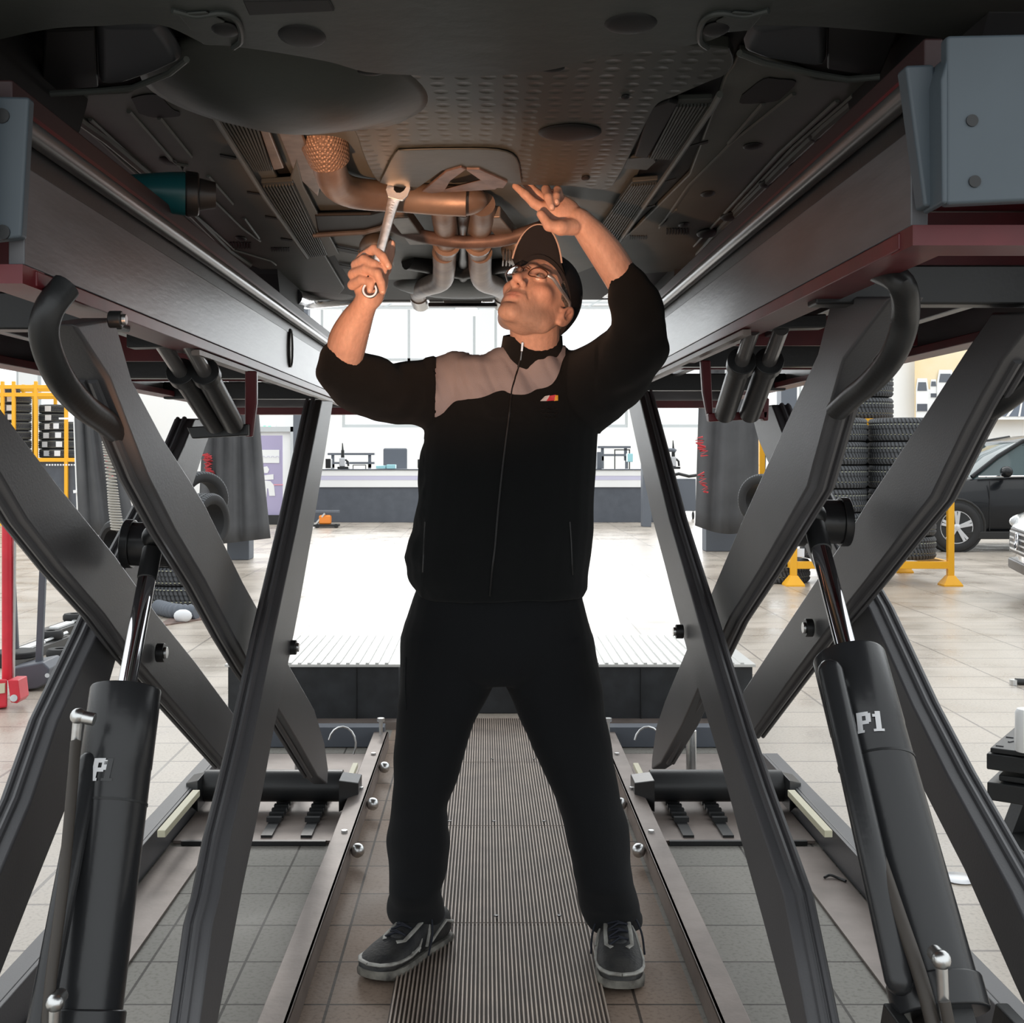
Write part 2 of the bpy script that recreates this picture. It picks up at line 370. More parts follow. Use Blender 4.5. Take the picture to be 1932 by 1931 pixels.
def floor_mat():
    m = bpy.data.materials.new('hall_floor_tiles'); m.use_nodes = True; nt = m.node_tree; b = nt.nodes['Principled BSDF']
    t = nt.nodes.new('ShaderNodeTexCoord')
    def brick(w_, off, c1, c2, mo, ms):
        mp = nt.nodes.new('ShaderNodeMapping'); mp.inputs['Location'].default_value = off; link(nt, t.outputs['Object'], mp.inputs[0])
        k = nt.nodes.new('ShaderNodeTexBrick'); k.offset = 0; k.inputs['Scale'].default_value = 1; k.inputs['Brick Width'].default_value = w_[0]; k.inputs['Row Height'].default_value = w_[1]
        k.inputs['Mortar Size'].default_value = ms; k.inputs['Mortar Smooth'].default_value = .3; k.inputs['Color1'].default_value = (*c1,1); k.inputs['Color2'].default_value = (*c2,1); k.inputs['Mortar'].default_value = (*mo,1)
        link(nt, mp.outputs[0], k.inputs[0]); return k
    k1 = brick((.236,.236), (.124,.035,0), (.34,.255,.20), (.28,.215,.17), (.07,.055,.045), .004)
    k2 = brick((.60,.32), (.1,.1,0), (.50,.44,.375), (.45,.40,.34), (.22,.19,.165), .007)
    k3 = brick((.236,.236), (.124,.035,0), (.27,.26,.235), (.23,.225,.205), (.075,.07,.064), .004)
    g = nt.nodes.new('ShaderNodeSeparateXYZ'); link(nt, t.outputs['Object'], g.inputs[0])
    def mth(op, a, v):
        q = nt.nodes.new('ShaderNodeMath'); q.operation = op
        link(nt, a, q.inputs[0])
        if isinstance(v, float): q.inputs[1].default_value = v
        else: link(nt, v, q.inputs[1])
        return q.outputs[0]
    ax = nt.nodes.new('ShaderNodeMath'); ax.operation = 'ABSOLUTE'; xo = mth('SUBTRACT', g.outputs[0], .03); link(nt, xo, ax.inputs[0])
    bay = mth('MULTIPLY', mth('LESS_THAN', ax.outputs[0], 1.06), mth('LESS_THAN', g.outputs[1], 5.75))
    mid = mth('LESS_THAN', ax.outputs[0], .455)
    mA = nt.nodes.new('ShaderNodeMix'); mA.data_type = 'RGBA'; link(nt, mid, mA.inputs[0]); link(nt, k3.outputs[0], mA.inputs[6]); link(nt, k1.outputs[0], mA.inputs[7])
    mB = nt.nodes.new('ShaderNodeMix'); mB.data_type = 'RGBA'; link(nt, bay, mB.inputs[0]); link(nt, k2.outputs[0], mB.inputs[6]); link(nt, mA.outputs[2], mB.inputs[7])
    n = nt.nodes.new('ShaderNodeTexNoise'); n.inputs['Scale'].default_value = 2.2; n.inputs['Detail'].default_value = 8; link(nt, t.outputs['Object'], n.inputs[0])
    rp = nt.nodes.new('ShaderNodeValToRGB'); rp.color_ramp.elements[0].position = .35; rp.color_ramp.elements[0].color = (.86,.85,.84,1); rp.color_ramp.elements[1].position = .62; rp.color_ramp.elements[1].color = (1,1,1,1)
    link(nt, n.outputs[0], rp.inputs[0])
    n3 = nt.nodes.new('ShaderNodeTexNoise'); n3.inputs['Scale'].default_value = 90; n3.inputs['Detail'].default_value = 4; link(nt, t.outputs['Object'], n3.inputs[0])
    rp3 = nt.nodes.new('ShaderNodeValToRGB'); rp3.color_ramp.elements[0].position = .3; rp3.color_ramp.elements[0].color = (.55,.52,.5,1); rp3.color_ramp.elements[1].position = .5; rp3.color_ramp.elements[1].color = (1,1,1,1)
    link(nt, n3.outputs[0], rp3.inputs[0])
    mm = nt.nodes.new('ShaderNodeMix'); mm.data_type = 'RGBA'; mm.blend_type = 'MULTIPLY'; mm.inputs[0].default_value = 1; link(nt, mB.outputs[2], mm.inputs[6]); link(nt, rp.outputs[0], mm.inputs[7])
    mn = nt.nodes.new('ShaderNodeMix'); mn.data_type = 'RGBA'; mn.blend_type = 'MULTIPLY'; mn.inputs[0].default_value = .6; link(nt, mm.outputs[2], mn.inputs[6]); link(nt, rp3.outputs[0], mn.inputs[7])
    link(nt, mn.outputs[2], b.inputs['Base Color'])
    rr = nt.nodes.new('ShaderNodeMapRange'); link(nt, n.outputs[0], rr.inputs[0]); rr.inputs[1].default_value = .3; rr.inputs[2].default_value = .7; rr.inputs[3].default_value = .22; rr.inputs[4].default_value = .42
    ry = nt.nodes.new('ShaderNodeMath'); ry.operation = 'MULTIPLY_ADD'; link(nt, bay, ry.inputs[0]); ry.inputs[1].default_value = .28; link(nt, rr.outputs[0], ry.inputs[2]); link(nt, ry.outputs[0], b.inputs['Roughness'])
    sp = nt.nodes.new('ShaderNodeMath'); sp.operation = 'MULTIPLY_ADD'; link(nt, bay, sp.inputs[0]); sp.inputs[1].default_value = -.4; sp.inputs[2].default_value = .6; link(nt, sp.outputs[0], b.inputs['Specular IOR Level'])
    bp = nt.nodes.new('ShaderNodeBump'); bp.inputs['Strength'].default_value = .25; bp.inputs['Distance'].default_value = .003; link(nt, n3.outputs[0], bp.inputs['Height']); link(nt, bp.outputs[0], b.inputs['Normal'])
    return m
M['floor'] = floor_mat()
def dimple_mat():
    m = mat('dimpled_undertray_plastic', (.060,.067,.061), .5, var=.1); nt = m.node_tree; b = nt.nodes['Principled BSDF']
    t = nt.nodes.new('ShaderNodeTexCoord'); mp = nt.nodes.new('ShaderNodeMapping'); mp.inputs['Scale'].default_value = (26, 26, .01); link(nt, t.outputs['Object'], mp.inputs[0])
    v = nt.nodes.new('ShaderNodeTexVoronoi'); v.inputs['Randomness'].default_value = .15; v.inputs['Scale'].default_value = 1; link(nt, mp.outputs[0], v.inputs[0])
    r = nt.nodes.new('ShaderNodeMapRange'); r.inputs[1].default_value = .1; r.inputs[2].default_value = .34; link(nt, v.outputs[0], r.inputs[0])
    bp = nt.nodes.new('ShaderNodeBump'); bp.inputs['Strength'].default_value = .35; bp.inputs['Distance'].default_value = .004; link(nt, r.outputs[0], bp.inputs['Height']); link(nt, bp.outputs[0], b.inputs['Normal'])
    return m
M['dimple'] = dimple_mat()
def weave_mat():
    m = mat('braided_steel', (.30,.21,.16), .5, .4); nt = m.node_tree; b = nt.nodes['Principled BSDF']
    t = nt.nodes.new('ShaderNodeTexCoord'); mp = nt.nodes.new('ShaderNodeMapping'); mp.inputs['Rotation'].default_value = (0,0,.6); link(nt, t.outputs['Object'], mp.inputs[0])
    v = nt.nodes.new('ShaderNodeTexVoronoi'); v.inputs['Scale'].default_value = 150; v.inputs['Randomness'].default_value = .2; link(nt, mp.outputs[0], v.inputs[0])
    bp = nt.nodes.new('ShaderNodeBump'); bp.inputs['Strength'].default_value = 1; bp.inputs['Distance'].default_value = .004; link(nt, v.outputs[0], bp.inputs['Height']); link(nt, bp.outputs[0], b.inputs['Normal'])
    return m
M['weave'] = weave_mat()
# ------------------------------------------------------------------ the setting
def struct(name, mb, m, **kw):
    o = mb.build(name, m, **kw); o['kind'] = 'structure'; return o
fl = MB(); fl.add([(-24,-6,0),(26,-6,0),(26,34,0),(-24,34,0)], [(0,1,2,3)])
struct('floor', fl, M['floor'])
# far wall with tall windows: piers, sill and lintel, panes of glass between
WY = 32.0
mb = MB(); xs = [-24+i*4.0 for i in range(13)]
mb.box((-24, WY, 0), (26, WY+.3, 2.0)); mb.box((-24, WY, 5.2), (26, WY+.3, 5.8))
for x in xs: mb.box((x-.25, WY, 2.0), (x+.25, WY+.3, 5.2))
mb.box((23.75, WY, 2.0), (26, WY+.3, 5.2))
struct('wall_back', mb, M['white_wall'])
for i in range(len(xs)-1):
    a, b = xs[i]+.25, xs[i+1]-.25
    if a > 16 or b < -16: pass
    g = MB(); g.box((a, WY+.12, 2.0), (b, WY+.14, 5.2))
    o = struct('window_%d' % (i+1), g, M['glass_win'])
    f = MB(); f.box((a, WY+.05, 2.0), (b, WY+.11, 2.08)); f.box((a, WY+.05, 5.12), (b, WY+.11, 5.2)); f.box((a, WY+.05, 3.75), (b, WY+.11, 3.82))
    f.box((a, WY+.05, 2.08), (a+.07, WY+.11, 5.12)); f.box((b-.07, WY+.05, 2.08), (b, WY+.11, 5.12)); f.box(((a+b)/2-.035, WY+.05, 2.08), ((a+b)/2+.035, WY+.11, 5.12))
    f.build('window_frame', M['white_frame'], o)
wl = MB(); wl.box((-24.3,-6,0), (-24,WY+.3,5.8)); struct('wall_left', wl, M['white_wall'])
wl = MB(); wl.box((26,-6,0), (26.3,WY+.3,5.8)); struct('wall_right', wl, M['white_wall'])
# steel roof girders across the hall, in front of the far wall
for i, (y, z) in enumerate([(24, 4.15), (28, 4.75)]):
    g = MB(); g.box((-24, y, z), (26, y+.12, z+.05)); g.box((-24, y, z+.28), (26, y+.12, z+.33))
    for k in range(50):
        x = -24+k; g.bar((x, y+.06, z+.03), (x+.5, y+.06, z+.30), .03, .03); g.bar((x+.5, y+.06, z+.30), (x+1, y+.06, z+.03), .03, .03)
    struct('trim_%d' % (i+1), g, M['white_frame'])
# slate grey columns
def column(x0, x1, Y, ztop, label):
    a = P(x0, 860, Y); b = P(x1, 860, Y)
    c = MB(); c.box((a.x, Y, 0), (b.x, Y+.3, ztop)); 
    o = c.build('column', M['grey_col'], bevel=.01); tag(o, label, 'column', None); o['kind'] = 'structure'; return o
column(553, 581, 21.5, 5.8, None); column(1213, 1229, 21.5, 5.8, None)
column(428, 470, 14.7, 5.8, None); column(1332, 1396, 16.0, 5.8, None); column(1474, 1504, 19.5, 5.8, None)
for i, o in enumerate([o for o in scene.objects if o.name.startswith('column')]): o.name = 'trim_%d' % (i+3); 
# long service counter
Y = 23.0
xa, xb = P(592,860,Y).x, P(1268,860,Y).x
t = thing('service_counter', 'long service counter with dark slate base and lilac stripe behind the mechanic', 'counter', (0, Y, 0))
MB().box((xa, Y, 0), (xb, Y+.7, .665)).build('base_panel', M['counter_dark'], t, bevel=.006)
MB().box((xa, Y-.03, .665), (xb, Y+.7, .80)).build('lower_white_band', M['white_gloss'], t)
MB().box((xa, Y-.035, .80), (xb, Y+.7, .88)).build('lilac_band', M['lilac'], t)
MB().box((xa, Y-.04, .88), (xb, Y+.7, .985)).build('upper_white_band', M['white_gloss'], t)
MB().box((xa-.02, Y-.06, .985), (xb+.02, Y+.72, 1.005)).build('worktop', M['counter_dark'], t)
def at(x, z=1.005, y=Y+.3):  return (P(x,860,Y).x, y, z)
s = Y/F
def tiny(name, label, cat, x0, x1, y0, y1, m, dep=.25, group=None, yy=None):
    yc = Y+.15 if yy is None else yy
    a = P(x0, y1, Y); b = P(x1, y0, Y)
    o = MB().box((a.x, yc, max(a.z, 1.005)), (b.x, yc+dep, b.z)).build(name, m, bevel=.01); return tag(o, label, cat, group)
t = thing('office_chair', 'grey high-backed office chair behind the counter, left of the mechanic', 'chair', at(745, 0, Y+1.1))
a = P(723, 885, Y+1.1); b = P(768, 846, Y+1.1)
mb = MB(); mb.box((a.x, Y+1.1, a.z-.1), (b.x, Y+1.18, b.z)); mb.build('backrest', M['grey_col'], t, bevel=.03)
MB().box((a.x, Y+1.18, a.z-.5), (b.x, Y+1.65, a.z-.4)).build('seat', M['grey_col'], t, bevel=.03)
xc = (a.x+b.x)/2
MB().bar((xc, Y+1.14, a.z-.1), (xc, Y+1.3, a.z-.45), .08, .03).build('back_bracket', M['black_steel'], t)
MB().cyl((xc, Y+1.4, .08), (xc, Y+1.4, a.z-.48), .03).build('column_post', M['black_steel'], t)
mb = MB()
for k in range(5): mb.bar((xc, Y+1.4, .09), (xc+.28*math.cos(k*1.257), Y+1.4+.28*math.sin(k*1.257), .05), .04, .04)
mb.build('star_base', M['black_steel'], t)
for i, (x0, x1, y0) in enumerate([(618, 706, 855), (618, 706, 872), (1128, 1190, 842), (1128, 1192, 857)]):
    a = P(x0, y0+4, Y+2.2); b = P(x1, y0, Y+2.2)
    mb = MB().box((a.x, Y+2.2, a.z), (b.x, Y+2.4, b.z)); o = mb.build('wall_shelf', M['grey_col'])
    tag(o, ['upper grey shelf rail behind the left end of the counter', 'lower grey shelf rail behind the left end of the counter', 'upper grey shelf rail behind the right end of the counter', 'lower grey shelf rail behind the right end of the counter'][i], 'shelf', 'shelf rails behind the counter')
    for xx in (a.x+.1, b.x-.1): MB().box((xx-.03, Y+2.25, 0 if i in (1, 3) else b.z-.3), (xx+.03, Y+2.31, a.z)).build('support_post', M['grey_col'], o)
def machine(x, label, hgt, m):
    p = P(x, 885, Y); t = thing('bench_press', label, 'machine', (p.x, Y+.3, 1.005))
    MB().box((p.x-.09, Y+.2, 1.005), (p.x+.12, Y+.42, 1.05)).build('foot_plate', M['black_steel'], t, bevel=.01)
    MB().box((p.x-.06, Y+.25, 1.05), (p.x+.05, Y+.37, 1.05+hgt*.38)).build('housing', m, t, bevel=.015)
    MB().cyl((p.x, Y+.31, 1.05+hgt*.38), (p.x, Y+.31, 1.05+hgt*.7), .035, .03).build('motor', M['black_steel'], t, smooth=True)
    MB().cyl((p.x, Y+.31, 1.05+hgt*.7), (p.x-.005, Y+.31, 1.05+hgt), .02, .008).build('spindle', M['black_steel'], t, smooth=True)
    MB().tube([(p.x+.05, Y+.3, 1.05+hgt*.3), (p.x+.10, Y+.3, 1.05+hgt*.2), (p.x+.11, Y+.3, 1.06)], .02).build('handle', M['black_steel'], t, smooth=True)
machine(643, 'grey bench press on the left end of the counter', .45, M['alloy'])
machine(1275, 'grey bench press on the right end of the counter', .5, M['alloy'])
tiny('monitor', 'small black monitor on the counter beside the mechanic\'s jacket', 'monitor', 787, 800, 867, 884, M['black_plastic'])
tiny('monitor', 'black box screen at the left end of the counter', 'monitor', 612, 622, 866, 884, M['black_plastic'])
tiny('box', 'low pale cyan box lying on the counter, left of the pair', 'box', 708, 726, 879, 885, M['cyan'], group='cyan boxes on the counter')
tiny('box', 'low pale cyan box lying on the counter, right of the pair', 'box', 728, 745, 877, 885, M['cyan'], group='cyan boxes on the counter')
tiny('box', 'pale cyan box on the counter right of the mechanic', 'box', 1186, 1196, 856, 872, M['cyan'])
tiny('printer', 'small dark box on the counter right of the mechanic', 'printer', 1128, 1137, 853, 886, M['grey_col'])
t = thing('stand', 'thin black wire stand on the counter beside the left bench press', 'stand', at(675))
mb = MB(); a = P(664, 885, Y); b = P(688, 880, Y); mb.bar((a.x, Y+.2, 1.005), (a.x, Y+.2, b.z+.02), .015, .015).bar((b.x, Y+.2, 1.005), (b.x, Y+.2, b.z+.02), .015, .015).bar((a.x, Y+.2, b.z+.02), (b.x, Y+.2, b.z+.02), .015, .015)
mb.build('wire_frame', M['black_steel'], t)
t = thing('stand', 'square black wire stand on the counter right of the mechanic', 'stand', at(1175))
mb = MB(); a = P(1162, 872, Y); b = P(1190, 849, Y); mb.bar((a.x, Y+.2, 1.0), (a.x, Y+.2, b.z), .02, .02).bar((b.x, Y+.2, 1.0), (b.x, Y+.2, b.z), .02, .02).bar((a.x-.01, Y+.2, b.z), (b.x+.01, Y+.2, b.z), .02, .02)
mb.build('wire_frame', M['black_steel'], t)
t = thing('hose_arm', 'curved grey hose arm beside the right bench press on the counter', 'hose', at(1262))
MB().tube([V3(q) for q in bez([tuple(P(x, y, Y+.2)) for x, y in ((1251, 866), (1252, 855), (1260, 850), (1271, 850), (1275, 852))], 5)], .035).build('bent_hose', M['grey_col'], t, smooth=True)
MB().cyl((P(1251,0,Y).x, Y+.2, 1.0), (P(1251,0,Y).x, Y+.2, 1.2), .04).build('upright', M['grey_col'], t, smooth=True)
# pendant lamps
def pendant(x, y, Y, r, label):
    c = P(x, y, Y); t = thing('pendant_lamp', label, 'lamp', c, 'round white pendant lamps')
    MB().lathe([(0, r*1.0), (r*.35, r*.98), (r*.55, r*.75), (r*.78, r*.35), (r, 0), (r*.97, 0), (r*.75, r*.33), (r*.5, r*.7), (0, r*.9)], c).build('lamp_shade', M['lampshade'], t, smooth=True)
    MB().cyl(c+Vector((0,0,r)), c+Vector((0,0,max(r+.05, (4.17 if Y < 26 else 4.77)-c.z))), .015, n=6).build('cable', M['white_frame'], t)
    MB().ball(c+Vector((0,0,r*.3)), r*.4, 8).build('bulb', M['bulb'], t, smooth=True)
M['bulb'] = mat('lit_bulb', (1,1,1), .5, emit=(1,1,.97), estr=6)
pendant(880, 594, 24.06, .30, 'round white pendant lamp hanging just under the car bumper, left of the face')
pendant(700, 632, 28.06, .3, 'faint round white pendant lamp above the left forearm sleeve')
# door and emergency exit sign
a = P(488, 975, 24.5); b = P(549, 815, 24.5)
o = struct('door_1', MB().box((a.x, 24.5, 0), (b.x, 24.56, b.z)), M['white_gloss'])
f = MB(); f.box((a.x-.1, 24.42, 0), (a.x, 24.5, b.z+.1)); f.box((b.x, 24.42, 0), (b.x+.1, 24.5, b.z+.1)); f.box((a.x-.1, 24.42, b.z), (b.x+.1, 24.5, b.z+.1)); f.build('door_frame', M['white_frame'], o)
wl = MB(); wl.box((-7.2, 24.6, 0), (a.x-.1, 24.9, 3.2)); wl.box((b.x+.1, 24.6, 0), (-3.55, 24.9, 3.2)); wl.box((a.x-.1, 24.6, b.z+.1), (b.x+.1, 24.9, 3.2)); struct('wall_partition', wl, M['white_wall'])
c = P(508, 807, 24.5)
t = thing('exit_sign', 'small green emergency exit sign above the door', 'sign', c)
MB().box((c.x-.14, 24.46, c.z-.05), (c.x+.14, 24.56, c.z+.05)).build('sign_face', M['white_gloss'], t)
mb = MB(); mb.bar((c.x-.10, 24.455, c.z-.035), (c.x-.10, 24.455, c.z+.035), .012, .01).bar((c.x-.1, 24.455, c.z+.03), (c.x-.06, 24.455, c.z+.03), .012, .012).bar((c.x-.1, 24.455, c.z-.03), (c.x-.06, 24.455, c.z-.03), .012, .012).bar((c.x-.1, 24.455, c.z), (c.x-.065, 24.455, c.z), .012, .012)
mb.bar((c.x-.01, 24.455, c.z-.035), (c.x+.0, 24.455, c.z+.03), .02, .01).bar((c.x-.01, 24.455, c.z-.035), (c.x+.04, 24.455, c.z-.03), .015, .012).bar((c.x+.0, 24.455, c.z+.01), (c.x+.04, 24.455, c.z+.03), .015, .012)
mb.build('pictogram', M['exit_green'], t)
# banner beside the door
a = P(480, 972, 22.3); b = P(533, 822, 22.3)
t = thing('banner', 'tall lilac banner with white boxes and round marks before the door', 'banner', ((a.x+b.x)/2, 22.3, 0))
MB().box((a.x, 22.3, a.z), (b.x, 22.33, b.z)).build('banner_panel', M['banner'], t)
MB().box((a.x-.03, 22.22, 0), (b.x+.03, 22.42, a.z)).build('banner_foot', M['black_steel'], t)
def flat(pts, m, name, Yp=22.29): 
    MB().prism([P(x, y, Yp) for x, y in pts], (0, .005, 0)).build(name, m, t)
flat([(484,849),(527,849),(527,874),(484,874)], M['white_gloss'], 'white_box')
flat([(484,852),(489,851),(489,858),(484,859)], M['pink'], 'red_mark', 22.28)
flat([(490,898),(516,895),(516,905),(490,907)], M['white_gloss'], 'white_word')
flat([(498,881),(504,880),(508,886),(505,893),(499,893),(495,888)], M['white_gloss'], 'round_mark')
flat([(492,911),(500,907),(510,908),(517,916),(519,936),(508,936),(506,922),(504,922),(503,938),(493,938)], M['white_gloss'], 'white_shape')
flat([(516,914),(534,914),(534,916),(516,916)], M['pink'], 'pink_line')
mb = MB()
for k in range(5):
    c = P(489+k*8.5, 864, 22.28); mb.tube([c+Vector((.03*math.cos(q), 0, .03*math.sin(q))) for q in [PI*j/6 for j in range(7)]], .004, 5)
mb.build('ring_marks', M['lilac'], t)
# curtains wound around the columns
def curtain(px, py0, py1, Y, label, waves=5, bottom=None, prints=(), lean=0):
    # px = (top left, top right, bottom left, bottom right)
    rings = []; n = 48
    for j in range(15):
        u = j/14; y = py0+(py1-py0)*u; xl = px[0]+(px[2]-px[0])*u**1.3; xr = px[1]+(px[3]-px[1])*u**1.3; ring = []
        for i in range(n+1):
            v = i/n; f = .05*math.sin(v*waves*2*PI+u*1.5)*(1-.4*u)+.02*math.sin(v*17+u*4)
            yy = y+(bottom(v) if bottom and j >= 12 else 0)*(j-11)/3
            p = P(xl+(xr-xl)*v, yy, Y-.10-.28*math.sin(PI*v)+f); ring.append(p)
        rings.append(ring)
    mb = MB(); mb.loft(rings, cap=False, closed=False)
    o = mb.build('curtain', M['curtain'], smooth='all'); so = o.modifiers.new('thick', 'SOLIDIFY'); so.thickness = .006
    tag(o, label, 'curtain'); return o
c1 = curtain((392, 474, 372, 510), 560, 1024, 14.5, 'dark grey curtain hanging round the column left of the door banner', 5, lambda v: 8-16*v)
c2 = curtain((135, 170, 150, 262), 560, 1010, 13.0, 'blue-grey curtain hanging behind the yellow tyre rack on the left', 4)
c3 = curtain((1322, 1452, 1312, 1440), 560, 992, 15.6, 'dark grey curtain bundled round the column right of the mechanic', 4, lambda v: 16*math.sin(PI*v))
def scribble(par, pts, Y, m, r=.012, name='red_print'):
    MB().tube([P(x, y, Y) for x, y in pts], r, 5).build(name, m, par, smooth=True)
rs = random.Random(3)
def zigs(par, x0, y0, x1, y1, wd, n, Y, name='red_print', m=None):
    pts = []
    for k in range(n):
        u = k/(n-1); pts.append((x0+(x1-x0)*u+wd*(-1)**k*rs.uniform(.4, 1), y0+(y1-y0)*u+rs.uniform(-3, 3)))
    scribble(par, pts, Y, m or M['curtain_red'], .011, name)
zigs(c1, 388, 856, 402, 912, 8, 26, 14.22); zigs(c1, 392, 862, 400, 918, 9, 22, 14.22); zigs(c1, 383, 858, 396, 862, 6, 6, 14.22); zigs(c1, 404, 905, 412, 925, 5, 7, 14.2)
zigs(c2, 200, 842, 210, 905, 6, 12, 12.55)
zigs(c3, 1318, 826, 1328, 858, 9, 22, 15.25); zigs(c3, 1322, 893, 1332, 930, 7, 18, 15.2)
# mural of white vans on a road under a yellow sky, right
Y = 24.0
t = thing('mural', 'large wall mural of white vans on a road under a golden sky', 'mural', (P(1830,860,Y).x, Y, 0))
def mq(pts, m, name, dy=0): MB().prism([P(x, y, Y) for x, y in pts], (0, .01, 0)).build(name, m, t) if not dy else MB().prism([P(x, y, Y-dy) for x, y in pts], (0, .004, 0)).build(name, m, t)
M['sky_print'] = mat('golden_sky_print', (.85,.62,.32), .6, color2=(.85,.80,.62), vscale=.6)
M['road_print'] = mat('dark_road_print', (.16,.19,.24), .6)
mq([(1726,640),(2010,600),(2010,792),(1726,792)], M['sky_print'], 'sky_panel')
mq([(1728,735),(2010,735),(2010,792),(1728,792)], M['white_gloss'], 'ground_print', .01)
mq([(1880,786),(1932,735),(2010,720),(2010,786)], M['road_print'], 'road_print', .02)
mq([(1898,786),(1925,750),(1928,750),(1903,786)], M['white_gloss'], 'road_line', .03); mq([(1921,786),(1927,755),(1930,755),(1925,786)], M['white_gloss'], 'road_line', .03)
def van(x0, x1, y0, y1, dy):
    w_, h_ = x1-x0, y1-y0
    mq([(x0, y1), (x0, y0+.35*h_), (x0+.12*w_, y0), (x1-.12*w_, y0), (x1, y0+.35*h_), (x1, y1)], M['white_gloss'], 'van_print', dy)
    mq([(x0+.12*w_, y0+.38*h_), (x0+.2*w_, y0+.12*h_), (x1-.2*w_, y0+.12*h_), (x1-.12*w_, y0+.38*h_)], M['grey_col'], 'windscreen_print', dy+.01)
    mq([(x0+.1*w_, y1), (x0+.1*w_, y1-.22*h_), (x1-.1*w_, y1-.22*h_), (x1-.1*w_, y1)], M['counter_dark'], 'bumper_print', dy+.01)
van(1728, 1752, 714, 776, .02); van(1768, 1800, 698, 760, .04); van(1755, 1768, 716, 750, .015)
# white half wall under the mural and the white wall left of it
wl = MB(); wl.box((P(1560,0,24.3).x, 24.3, 0), (26, 24.6, 3.6)); struct('wall_side', wl, M['white_wall'])
# floor platforms (drive-on ramps) behind the lift
def ramp(x0, x1, xfar0, xfar1, label, yfront, rip):
    z1 = .29; a = P(x0, 0, 5.68).x; b = P(x1, 0, 5.68).x
    t = thing('drive_on_ramp', label, 'ramp', ((a+b)/2, 5.68, 0), 'black drive-on ramps behind the lift')
    MB().box((a, 5.68, 0), (b, 6.55, z1-.012)).build('box_side', M['ramp'], t, bevel=.004)
    MB().box((a-.02, 5.60, 0), (b+.02, 5.68, .035)).build('foot_strip', M['rail'], t)
    mb = MB(); mb.box((a-.01, 5.66, z1-.012), (b+.01, 6.56, z1))
    n = 16
    for k in range(int((b-a)/.045)):
        x = a+.02+k*.045; mb.bar((x, 5.665, z1+.003), (x+(.30 if rip else -.30)*0, 6.555, z1+.003), .016, .008)
    mb.build('ribbed_top_plate', M['ramp_top'], t)
    for q in (.3, .75): MB().box((a+(b-a)*q, 5.672, .02), (a+(b-a)*q+.004, 5.682, z1-.02)).build('panel_joint', M['black_steel'], t)
M['ramp_top'] = mat('pale_checker_plate', (.62,.62,.60), .35, .3)
ramp(430, 752, 0, 0, 'left black ramp box with pale ribbed top behind the mechanic', 0, True)
ramp(1118, 1420, 0, 0, 'right black ramp box with pale ribbed top behind the mechanic', 0, False)
o = MB().box((P(752,0,5.9).x, 5.95, 0), (P(1112,0,5.9).x, 6.05, .24)).build('threshold_board', M['ramp'], bevel=.004); tag(o, 'low black board closing the gap between the two ramps', 'board')
# ribbed floor plates the mechanic stands on
ys = [1.54, 2.39, 3.24, 4.09, 4.94, 5.79]; M['rib'] = mat('worn_ribbed_plate', (.37,.30,.25), .5, .15, color2=(.26,.21,.18), vscale=9); M['rib_dark'] = mat('plate_groove', (.07,.056,.046), .7)
names = ['nearest', 'second nearest', 'middle', 'second farthest', 'farthest']
for k in range(5):
    t = thing('floor_plate', 'ribbed grey metal floor plate between the rails, %s of five' % names[k], 'floor plate', (.03, ys[k], 0), 'ribbed floor plates under the mechanic')
    MB().box((-.215, ys[k]+.002, 0.001), (.277, ys[k+1]-.002, .012)).build('base_sheet', M['rib_dark'], t)
    mb = MB()
    for i in range(50):
        x = -.212+i*.00985; mb.hexa([(x, ys[k]+.003, .011), (x+.0055, ys[k]+.003, .011), (x+.0055, ys[k+1]-.003, .011), (x, ys[k+1]-.003, .011), (x+.001, ys[k]+.003, .018), (x+.0045, ys[k]+.003, .018), (x+.0045, ys[k+1]-.003, .018), (x+.001, ys[k+1]-.003, .018)])
    mb.build('ribs', M['rib'], t)
    for sx in (-.12, .03, .20): MB().cyl((sx, ys[k]+.05, .016), (sx, ys[k]+.05, .0195), .006, n=8).build('screw', M['black_steel'], t)
